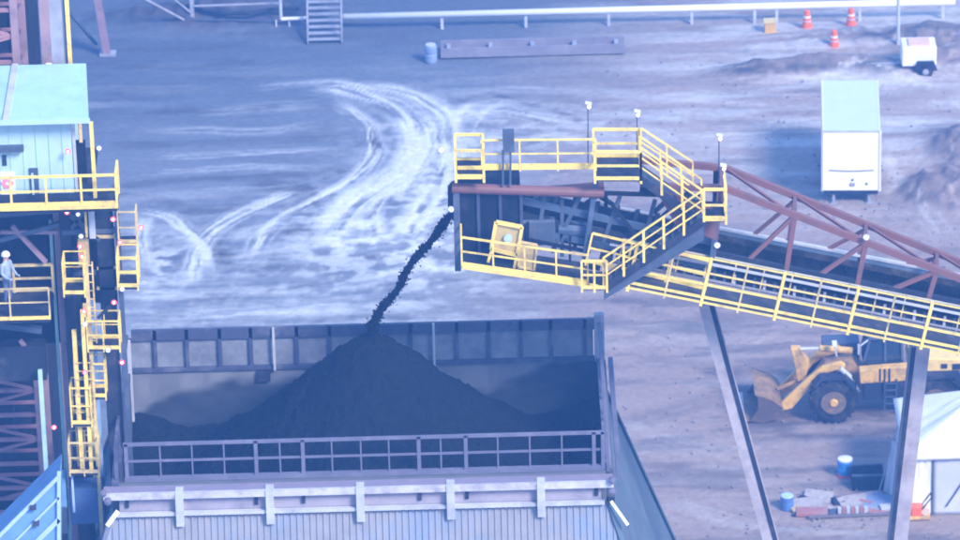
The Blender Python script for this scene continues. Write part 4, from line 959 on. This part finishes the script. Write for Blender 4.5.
MB().bar((p.x-2.6, p.y+.5, .48), (p.x-.9, p.y+.5, .5), .12).build('drawbar', GREY, tr); MB().bar((p.x-2.5, p.y+.5, 0), (p.x-2.5, p.y+.5, .55), .09, .09, (0, 1, 0)).build('jockey_leg', STEEL, tr)

# ------------------------------------------------------------------ box trailer
p = GZ(851, 205); W2 = 1.34; 
bt = thing('box_trailer', 'large white box trailer parked square on behind the conveyor', 'trailer', p)
x0, x1, y0, y1, z0, z1 = p.x-W2, p.x+W2, p.y, p.y+6.0, .72, 3.75; bt.rotation_euler.z = rad(-3.4)
MB().box((x0, y0, z0), (x1, y1, z1)).build('body', mat('clean_trailer_white', (.90, .89, .86), .45, var=.03, dirt=(.74, .74, .74), dscale=.9, dlo=.6, dhi=.95), bt, bev=.05)
MB().box((x0+.04, y0+.05, z1+.003), (x1-.04, y1-.05, z1+.02)).build('roof', mat('pale_mint_roof', (.56, .66, .66), .6, var=.04), bt)
for x in (x0+.03, x1-.03): MB().bar((x, y0+.02, z1), (x, y1, z1), .06, .07).build('roof_rail', WHITE, bt)
for x in (x0, x1): MB().bar((x, y0, z0), (x, y0, z1+.02), .09, .09, (0, 1, 0)).build('corner_post', PALE if x == x0 else WHITE, bt)
MB().bar((x0, y0-.01, z1), (x1, y0-.01, z1), .05, .07).build('header', PALE, bt)
mb = MB(); pr_ = None
for k in range(13):
    t = k/12; x = x0+.3+(x1-x0-.6)*t; zz = 1.78-.05*math.sin(math.pi*t)
    if pr_: mb.bar(pr_, (x, y0-.012, zz), .03, .035)
    pr_ = (x, y0-.012, zz)
mb.build('trim_line', STEEL, bt)
MB().box((p.x-.05, y0-.05, .98), (p.x+.18, y0-.003, 1.14)).build('socket_box', GREY, bt); MB().lathe((p.x+.06, y0-.06, 1.28), [(.03, 0), (.06, .05)], 10, 'y').build('gland', STEEL, bt); MB().lathe((p.x+.72, y0-.06, 1.08), [(.03, 0), (.06, .05)], 10, 'y').build('gland', STEEL, bt)
MB().box((x0+.1, y0+.1, .5), (x1-.1, y1-.1, .717)).build('chassis', DARK, bt)
for x in (p.x-.8, p.x+.85): MB().bar((x, y0+.25, 0.05), (x, y0+.25, .7), .13, .13, (0, 1, 0)).build('landing_leg', GREY, bt); MB().box((x-.16, y0+.1, .0), (x+.16, y0+.4, .06)).build('foot', GREY, bt)
for x in (x0+.02, x1-.3): 
    for yy in (y1-1.3,): MB().tube((x, yy, .5), (x+.28, yy, .5), .5, 20).build('wheel', RUBBER, bt)

# ------------------------------------------------------------------ wheel loader
o = GZ(833, 420); ld = thing('wheel_loader', 'large yellow articulated wheel loader with bucket lowered, facing left', 'wheel loader', o)
LY = mat('loader_yellow', (.78, .47, .11), .55, dirt=(.26, .18, .11), dscale=1.6, dlo=.46, dhi=.68)
LYD = mat('dirty_loader_yellow', (.48, .28, .10), .65, dirt=(.16, .12, .1), dscale=1.2, dlo=.42, dhi=.62)
ox, oy = o.x, o.y+1.2
def lp_(pts): return [(ox+x, z) for x, z in pts]
def wheel(x, y_):
    prof = [(.55, 0), (.80, .02), (.97, .10), (1.0, .25), (1.0, .5), (.97, .65), (.80, .73), (.55, .75)]
    wv = MB().lathe((ox+x, oy+y_-.375, 1.0), prof, 32, 'y'); 
    t_ = wv.build('wheel', RUBBER, ld)
    tr_ = MB()
    for k in range(22):
        a = 2*math.pi*k/22; c, s_ = math.cos(a), math.sin(a)
        for sgn in (-1, 1):
            q = Vector((ox+x+c*1.0, oy+y_+sgn*.05, 1.0+s_*1.0)); r_ = Vector((ox+x+math.cos(a+.12)*1.0, oy+y_+sgn*.36, 1.0+math.sin(a+.12)*1.0)); tr_.bar(q, r_, .1, .07, (c, 0, s_))
    tr_.build('tread', RUBBER, t_)
    side = -1 if y_ < 0 else 1
    yy = oy+y_-.375-.01 if side < 0 else oy+y_+.375-.02
    MB().lathe((ox+x, yy, 1.0), [(.54, .0), (.50, .03)] if side < 0 else [(.50, 0), (.54, .03)], 24, 'y').build('rim', mat('muddy_rim', (.16, .12, .09), .8, dirt=(.3, .2, .1), dscale=3), t_)
    MB().lathe((ox+x, yy-.08 if side < 0 else yy+.02, 1.0), [(.14, 0), (.2, .09)], 14, 'y').build('hub', LY, t_)
for x in (0, 4.35):
    for y_ in (-1.2, 1.2): wheel(x, y_)
# rear frame + engine hood
MB().prism(lp_([(1.6, .75), (1.6, 1.7), (7.0, 1.7), (7.1, 1.0), (5.6, .75)]), oy-.65, oy+.65).build('rear_frame', DARK, ld, bev=.04)
hood = MB().prism(lp_([(3.3, 1.5), (3.3, 2.72), (4.2, 2.8), (7.2, 2.62), (7.35, 2.3), (7.35, 1.5)]), oy-1.15, oy+.95).build('engine_hood', mat('cleaner_loader_yellow', (.86, .60, .20), .5, dirt=(.5, .36, .2), dscale=1.4, dlo=.55, dhi=.8), ld, bev=.07)
for (xx, zz, w_, h_) in ((4.75, 2.42, .26, .2), (5.35, 2.38, .5, .26), (5.35, 1.85, .55, .24), (6.6, 2.2, .4, .4)):
    MB().box((ox+xx-w_/2, oy-1.19, zz-h_/2), (ox+xx+w_/2, oy-1.155, zz+h_/2)).build('vent', DARK, hood)
MB().prism(lp_([(3.3, 1.95), (3.35, 2.2), (5.4, 2.2), (5.6, 1.6), (5.3, 1.62), (5.15, 2.05)]), oy-1.6, oy-.98).build('rear_fender', DARK, ld); MB().prism(lp_([(3.3, 1.95), (3.35, 2.2), (5.4, 2.2), (5.6, 1.6), (5.3, 1.62), (5.15, 2.05)]), oy+.98, oy+1.6).build('rear_fender', LYD, ld)
MB().tube((ox+4.6, oy+.3, 2.7), (ox+4.6, oy+.3, 3.3), .09, 10).build('exhaust', DARK, ld); MB().prism(lp_([(7.35, .9), (7.35, 1.7), (7.8, 1.7), (7.8, .9)]), oy-1.1, oy+1.1).build('counterweight', LYD, ld, bev=.05)
# platform band, ladder, tank
pb_ = MB().prism(lp_([(1.15, 1.75), (1.1, 2.42), (3.3, 2.55), (3.3, 1.85)]), oy-1.35, oy-.9).build('side_console', LY, ld, bev=.05)
for k in range(3): x = 1.95+k*.2; MB().box((ox+x, oy-1.37, 1.85), (ox+x+.08, oy-1.352, 2.46)).build('warning_stripe', DARK, pb_)
MB().box((ox+1.3, oy-1.3, .95), (ox+3.2, oy-.7, 1.94)).build('tank', DARK, ld, bev=.05)
mb = MB(); [mb.bar((ox+x, oy-1.42, .45), (ox+x, oy-1.42, 2.0), .05) for x in (2.2, 2.7)]; [mb.bar((ox+2.2, oy-1.42, .5+k*.32), (ox+2.7, oy-1.42, .5+k*.32), .05) for k in range(5)]; mb.build('ladder', STEEL, ld)
# cab
cbm = MB().prism(lp_([(1.35, 2.2), (1.35, 2.55), (3.05, 2.55), (3.05, 2.2)]), oy-.8, oy+.8).build('cab', DARK, ld)
mb = MB()
for x, tx in ((1.35, 1.6), (2.25, 2.25), (3.0, 2.95)):
    for y_ in (-.75, .75): mb.bar((ox+x, oy+y_, 2.54), (ox+tx, oy+y_, 3.56), .1)
mb.build('pillar', STEEL, cbm)
MB().prism(lp_([(1.42, 2.56), (1.64, 3.54), (2.92, 3.54), (2.97, 2.56)]), oy-.72, oy+.72).build('cab_glass', GLASS, cbm)
MB().box((ox+1.5, oy-.85, 3.56), (ox+3.1, oy+.85, 3.7)).build('cab_roof', STEEL, cbm, bev=.04)
MB().box((ox+1.65, oy-.6, 3.705), (ox+1.85, oy-.4, 3.85)).build('beacon', PALE, cbm)
mb = MB(); mb.bar((ox+1.5, oy-.86, 3.6), (ox+1.15, oy-1.2, 3.5), .05); mb.box((ox+1.05, oy-1.25, 3.1), (ox+1.12, oy-1.0, 3.5)); mb.build('mirror', PALE, cbm)
# far side hood-high box left of cab (right-hand console)
MB().box((ox-.3, oy+1.0, 1.75), (ox+1.3, oy+1.9, 2.6)).build('far_fender', STEEL, ld, bev=.06)
# front frame
MB().prism(lp_([(-.9, .7), (-.9, 1.3), (-.3, 2.2), (.9, 2.4), (1.5, 1.8), (1.5, .8)]), oy-.5, oy+.5).build('front_frame', LYD, ld, bev=.05)
MB().prism(lp_([(-.9, 1.75), (-.55, 2.12), (.55, 2.12), (1.0, 1.6), (.85, 1.5), (.5, 2.04), (-.5, 2.04), (-.8, 1.7)]), oy-1.55, oy-.85).build('front_fender', DARK, ld)
# lift arms
for s_ in (-1, 1):
    pts = [(.55, 2.45), (.35, 2.6), (-.45, 2.4), (-1.15, 1.8), (-2.3, .62), (-2.2, .35), (-1.75, .42), (-1.25, 1.05), (-.75, 1.75), (-.2, 2.1), (.5, 2.3)]
    MB().prism(lp_(pts), oy+s_*.78-.1, oy+s_*.78+.1).build('lift_arm', LY, ld, bev=.03)
MB().prism(lp_([(-1.75, 2.95), (-1.35, 2.95), (-.95, 2.3), (-1.1, 1.5), (-1.45, 1.35), (-1.55, 2.0)]), oy-.2, oy+.2).build('bell_crank', LY, ld, bev=.04)
MB().tube((ox-1.55, oy, 2.85), (ox-.35, oy, 2.85), .07, 10).build('tilt_rod', PALE, ld); MB().tube((ox-.5, oy, 2.85), (ox+.9, oy, 2.7), .15, 12).build('tilt_cylinder', LY, ld)
MB().tube((ox-1.2, oy, 1.45), (ox-2.3, oy, .95), .09, 10).build('bucket_link', LYD, ld)
for s_ in (-.95,):
    MB().tube((ox+.3, oy+s_, 2.35), (ox+.75, oy+s_, 1.9), .12, 10).build('lift_cylinder', PALE, ld); MB().tube((ox+.7, oy+s_, 1.95), (ox+1.15, oy+s_, 1.2), .07, 10).build('lift_rod', PALE, ld)
MB().bar((ox+.2, oy-.5, 2.7), (ox+.1, oy-.5, 3.25), .07).build('work_light_post', PALE, ld); MB().box((ox+.0, oy-.62, 3.2), (ox+.2, oy-.4, 3.4)).build('work_light', WHITE, ld)
# bucket (open shell, mouth up and to the left)
prof = [(-3.75, .12), (-3.0, .02), (-2.4, .15), (-2.1, .45), (-2.2, .75), (-2.6, 1.05), (-3.3, 1.3)]
mb = MB(); th = .07; k_ = len(prof); inner = [(x-.06 if i > 2 else x, z+.07) for i, (x, z) in enumerate(prof)]
mb.prism(lp_(prof+inner[::-1]), oy-1.35, oy+1.35)
bk = mb.build('bucket', mat('worn_bucket', (.34, .20, .09), .75, dirt=(.10, .08, .07), dscale=1.4, dlo=.40, dhi=.60), ld)
for s_ in (-1, 1): MB().prism(lp_([(-3.6, .12), (-3.0, .04), (-2.42, .17), (-2.13, .46), (-2.22, .75), (-2.62, 1.03), (-3.25, 1.26), (-3.2, .7)]), oy+s_*1.35-.03, oy+s_*1.35+.03).build('cheek_plate', mat('muddy_plate', (.10, .075, .07), .8, dirt=(.2, .15, .12), dscale=1.5), bk)
MB().box((ox-3.95, oy-1.38, .08), (ox-3.7, oy+1.38, .16)).build('cutting_edge', PALE, bk)
mb = MB()
for k in range(8): y_ = oy-1.28+k*.365; mb.box((ox-4.2, y_-.07, .06), (ox-3.9, y_+.07, .17))
mb.build('teeth', PALE, bk)

# ------------------------------------------------------------------ tent
c_fl = GZ(905, 516); tt = thing('white_tent', 'white marquee tent with hipped roof at the right edge behind the conveyor leg', 'tent', c_fl)
xl, yf = c_fl.x, c_fl.y; xr, yb = xl+8.5, yf+4.9; he = 2.95; hr_ = 4.6
def sheet(corn, m_, name, par, nu=24, nv=16, amp=.06, seed=1, sag=.0):
    A_, B_, C_, D_ = map(Vector, corn); mb = MB(); vv = []; nn = (B_-A_).cross(D_-A_).normalized()
    for j in range(nv+1):
        for i in range(nu+1):
            u, v_ = i/nu, j/nv; p_ = A_*(1-u)*(1-v_)+B_*u*(1-v_)+C_*u*v_+D_*(1-u)*v_
            k = float(fbm(np.array(u*7+seed), np.array(v_*3+seed), 200+seed, 3))-.5
            vv.append(p_+nn*(k*amp*4*math.sin(math.pi*min(1, max(0, u)))*1 + sag*math.sin(math.pi*u)*math.sin(math.pi*v_)))
    mb.add(vv, [(j*(nu+1)+i, j*(nu+1)+i+1, (j+1)*(nu+1)+i+1, (j+1)*(nu+1)+i) for j in range(nv) for i in range(nu)])
    o_ = mb.build(name, m_, par, smooth=True); so_ = o_.modifiers.new('solid', 'SOLIDIFY'); so_.thickness = .02; return o_
rxl, rxr, ry = xl+3.4, xr-3.4, (yf+yb)/2
e = .12
sheet([(xl-e, yf-e, he), (xr+e, yf-e, he), (rxr+.6, ry, hr_), (rxl, ry, hr_)], CANVAS, 'roof_panel', tt, seed=3, sag=-.12)
sheet([(xl-e, yb+e, he), (xl-e, yf-e, he), (rxl, ry, hr_), (rxl, ry+.01, hr_)], CANVAS, 'roof_panel', tt, seed=5, sag=-.12)
sheet([(xr+e, yb+e, he), (xl-e, yb+e, he), (rxl, ry, hr_), (rxr+.6, ry, hr_)], CANVAS, 'roof_panel', tt, seed=7)
sheet([(xr+e, yf-e, he), (xr+e, yb+e, he), (rxr+.6, ry, hr_), (rxr+.6, ry+.01, hr_)], CANVAS, 'roof_panel', tt, seed=9)
sheet([(xl, yf, 0), (xl+1.1, yf, 0), (xl+1.1, yf, he-.02), (xl, yf, he-.02)], CANVAS, 'wall_panel', tt, seed=11)
sheet([(xl+1.15, yf+.04, 0), (xr, yf+.04, 0), (xr, yf+.04, he-.02), (xl+1.15, yf+.04, he-.02)], CANVG, 'wall_panel', tt, nu=40, seed=13)
sheet([(xl, yb, 0), (xl, yf, 0), (xl, yf, he-.02), (xl, yb, he-.02)], CANVG, 'wall_panel', tt, seed=15)
sheet([(xr, yf, 0), (xr, yb, 0), (xr, yb, he-.02), (xr, yf, he-.02)], CANVG, 'wall_panel', tt, seed=17)
sheet([(xr, yb, 0), (xl, yb, 0), (xl, yb, he-.02), (xr, yb, he-.02)], CANVG, 'wall_panel', tt, seed=18)
sheet([(xl+.0, yf-e-.03, he-.32), (xr, yf-e-.03, he-.32), (xr, yf-e-.01, he+.02), (xl, yf-e-.01, he+.02)], CANVAS, 'valance', tt, nu=60, nv=3, amp=.03, seed=19)
for (a, b_) in (((xl+1.12, yf-.03, 0), (xl+1.12, yf-.03, he)), ((xl+1.7, yf-.02, .4), (xl+2.9, yf-.02, 2.4)), ((xl+3.0, yf-.03, 0), (xl+3.0, yf-.03, he))): MB().bar(a, b_, .05).build('pole', STEEL, tt)
sheet([(xl-.75, yf+2.2, 0), (xl-.1, yf+1.2, 0), (xl-.05, yf+1.4, 2.6), (xl-.35, yf+2.6, 2.2)], CANVG, 'flap', tt, seed=21, amp=.1)
MB().bar((xl-1.0, yf+1.8, 0), (xl-.1, yf+2.6, he), .04).build('guy_line', GREY, tt)

# ------------------------------------------------------------------ stuff beside the tent
p = GZ(845, 476); t = thing('water_barrel', 'bright blue barrel with white lid standing on a red base', 'barrel', p)
MB().lathe(p, [(.33, 0), (.35, .03), (.35, .14)], 18).build('base', mat('red_base', (.7, .12, .10), .5), t)
MB().lathe(V(p, 0, 0, .145), [(.32, 0), (.34, .2), (.32, .3), (.33, .58), (.31, .62)], 18).build('drum', mat('bright_blue', (.05, .26, .70), .45), t)
MB().lathe(V(p, 0, 0, .77), [(.31, 0), (.31, .06), (.1, .1)], 18).build('lid', WHITE, t)
p = GZ(868, 491); t = thing('black_bin', 'black open crate box beside the blue barrel', 'crate', p)
x0, x1, y0, y1, h_ = p.x-.65, p.x+.65, p.y, p.y+.9, .75
mb = MB(); mb.box((x0, y0, .02), (x1, y0+.05, h_)); mb.box((x0, y1-.05, .02), (x1, y1, h_)); mb.box((x0, y0+.051, .02), (x0+.05, y1-.051, h_)); mb.box((x1-.05, y0+.051, .02), (x1, y1-.051, h_)); mb.box((x0+.06, y0+.06, .02), (x1-.06, y1-.06, .08)); mb.build('shell', DARKER, t)
mb = MB(); mb.bar((x0-.03, y0-.02, h_), (x1+.03, y0-.02, h_), .08, .08); mb.bar((x0-.03, y1+.02, h_), (x1+.03, y1+.02, h_), .08, .08); mb.build('rim', STEEL, t)
for k in range(5): MB().box((x0+.1+k*.26, y0-.04, .1), (x0+.14+k*.26, y0-.003, h_-.06)).build('rib', DARK, t)
PLYW = mat('weathered_plywood', (.42, .38, .38), .8, dirt=(.25, .2, .2), dscale=2)
REDB = mat('faded_brick_red', (.40, .17, .16), .8, dirt=(.3, .28, .3), dscale=3)
def plank(px, py, lx, ly, h, rz, tilt, m_, label, name='plank', z=0.0):
    p = GZ(px, py); mb = MB(); mb.box((-lx/2, -ly/2, 0), (lx/2, ly/2, h)); o_ = mb.build(name, m_, None, bev=.015); o_.location = (p.x, p.y, z+.03+abs(math.sin(tilt))*ly/2); o_.rotation_euler = (tilt, 0, rz); return tag(o_, label, name.replace('_', ' '))
plank(808, 507, 1.5, 1.0, .1, rad(12), rad(5), PLYW, 'pale board lying right of the small blue drum', 'board')
plank(818, 499, 1.2, .8, .07, rad(-18), rad(10), PLYW, 'tilted pale board behind the others, left group', 'board')
plank(812, 514, 1.3, .6, .16, rad(-4), 0, REDB, 'dull red slab at the front of the left rubbish group', 'slab')
plank(858, 502, 1.7, .8, .08, rad(18), rad(6), PLYW, 'long pale board propped in front of the black crate', 'board')
plank(862, 508, 1.6, .9, .06, rad(5), rad(2), mat('grey_sheet', (.3, .3, .36), .7), 'grey sheet lying under the propped board', 'sheet')
plank(880, 503, 1.2, 1.0, .08, rad(-10), rad(4), mat('blue_sheet', (.22, .28, .45), .7), 'blue grey sheet lying by the tent flap', 'sheet')
plank(852, 517, 3.6, .12, .1, rad(2), 0, mat('timber_dark', (.16, .14, .16), .8), 'long thin dark timber on the ground at the front', 'timber')
for i_, (px, py, lx, ly, h_, rz, m_, lab) in enumerate([(795,504,.7,.4,.05,40,PLYW,'small pale offcut lying behind the dark blue drum'),(826,508,.9,.25,.06,-35,PLYW,'narrow pale offcut slanting between the two rubbish groups'),
  (838,503,.5,.5,.12,15,DARK,'small black box lying behind the block stack'),(876,513,.8,.3,.05,-20,REDB,'short dull red board at the right end of the block stack'),(800,516,.6,.12,.06,8,DARK,'short dark bar in front of the dark blue drum'),
  (795,511,.4,.3,.12,25,TAN,'small tan block at the front of the dark blue drum'),(832,514,.5,.2,.1,60,STEEL,'short steel offcut between the red slab and the block stack'),(886,510,.5,.4,.15,10,PALE,'pale small carton by the foot of the tent flap'),(866,504,.6,.15,.12,-30,REDB,'narrow reddish bar lying across the grey sheet'),(805,500,.45,.45,.1,45,DARK,'black square mat behind the left boards'),
  (872,497,.9,.5,.04,30,PALE,'pale crumpled sheet right behind the propped board'),(843,511,.5,.3,.05,-50,mat('mid_grey_scrap', (.2,.2,.24), .8),'mid grey scrap piece left of the block stack')]):
    plank(px, py, lx, ly, h_, rad(rz), rad(4), m_, lab, 'scrap_piece')
# brick stack: rows of red and pale blocks
p = GZ(853, 514); t = thing('block_stack', 'low stack of alternating red and pale blocks in front of the crate', 'block stack', p)
for k in range(7): MB().box((p.x-.62+k*.18, p.y, .02), (p.x-.62+k*.18+.15, p.y+.3, .22)).build('block', REDB if k % 2 else PALE, t)
p = GZ(787, 509); t = thing('blue_drum', 'small dark blue drum with paler top at the left of the rubbish', 'drum', p)
MB().lathe(p, [(.26, 0), (.28, .05), (.28, .35), (.26, .4), (.28, .45), (.27, .62)], 16).build('shell', mat('drum_blue', (.08, .18, .45), .5), t); MB().lathe(V(p, 0, 0, .62), [(.27, 0), (.24, .04)], 16).build('lid', BLUEL, t)
# orange plate compactor like machine by the tent
p = GZ(919, 518); t = thing('orange_machine', 'small orange engine driven machine with bent handle, in front of the tent', 'site machine', p)
MB().box((p.x-.5, p.y-.3, .05), (p.x+.45, p.y+.3, .2)).build('base_plate', LY, t, bev=.03); MB().box((p.x-.35, p.y-.22, .2), (p.x+.1, p.y+.22, .62)).build('engine', ORANGE, t, bev=.05); MB().tube((p.x+.25, p.y-.2, .38), (p.x+.25, p.y+.2, .38), .17, 14).build('drum', mat('cream', (.7, .55, .4), .5), t)
mb = MB(); [mb.tube((p.x+.1, p.y+s_, .5), (p.x+.5, p.y+s_, 1.05), .03) for s_ in (-.2, .2)]; mb.tube((p.x+.5, p.y-.2, 1.05), (p.x+.5, p.y+.2, 1.05), .03); mb.build('handle', DARK, t)
# loose stones and litter scattered over the yard
mb_ = mb; mb = MB()
for k in range(900):
    px, py = random.uniform(600, 960), random.uniform(60, 540)
    if random.random() < .35: px, py = random.gauss(930, 30), random.gauss(195, 14)
    if random.random() < .15: px, py = random.gauss(840, 40), random.gauss(508, 10)
    c = GZ(px, py); lump(V(c, 0, 0, .06), random.uniform(.02, .07))
tag(mb.build('loose_stones', mat('stone', (.24, .22, .26), .9), None), 'loose stones and coal lumps scattered over the yard', 'stones', kind='stuff')

# ------------------------------------------------------------------ haze
HZ = .0013
mb = MB(); mb.box((-640, -640, -2.0), (640, 640, 122)); hz = mb.build('haze', bpy.data.materials.new('haze_air')); tag(hz, 'thin blue haze over the yard', 'haze', kind='stuff')
hm = hz.data.materials[0]; hm.use_nodes = True; n = hm.node_tree.nodes; l = hm.node_tree.links; n.clear()
out = n.new('ShaderNodeOutputMaterial'); pv = n.new('ShaderNodeVolumePrincipled'); pv.inputs['Color'].default_value = (.13, .38, 1.0, 1); pv.inputs['Density'].default_value = HZ; pv.inputs['Anisotropy'].default_value = .2
l.new(pv.outputs[0], out.inputs['Volume'])
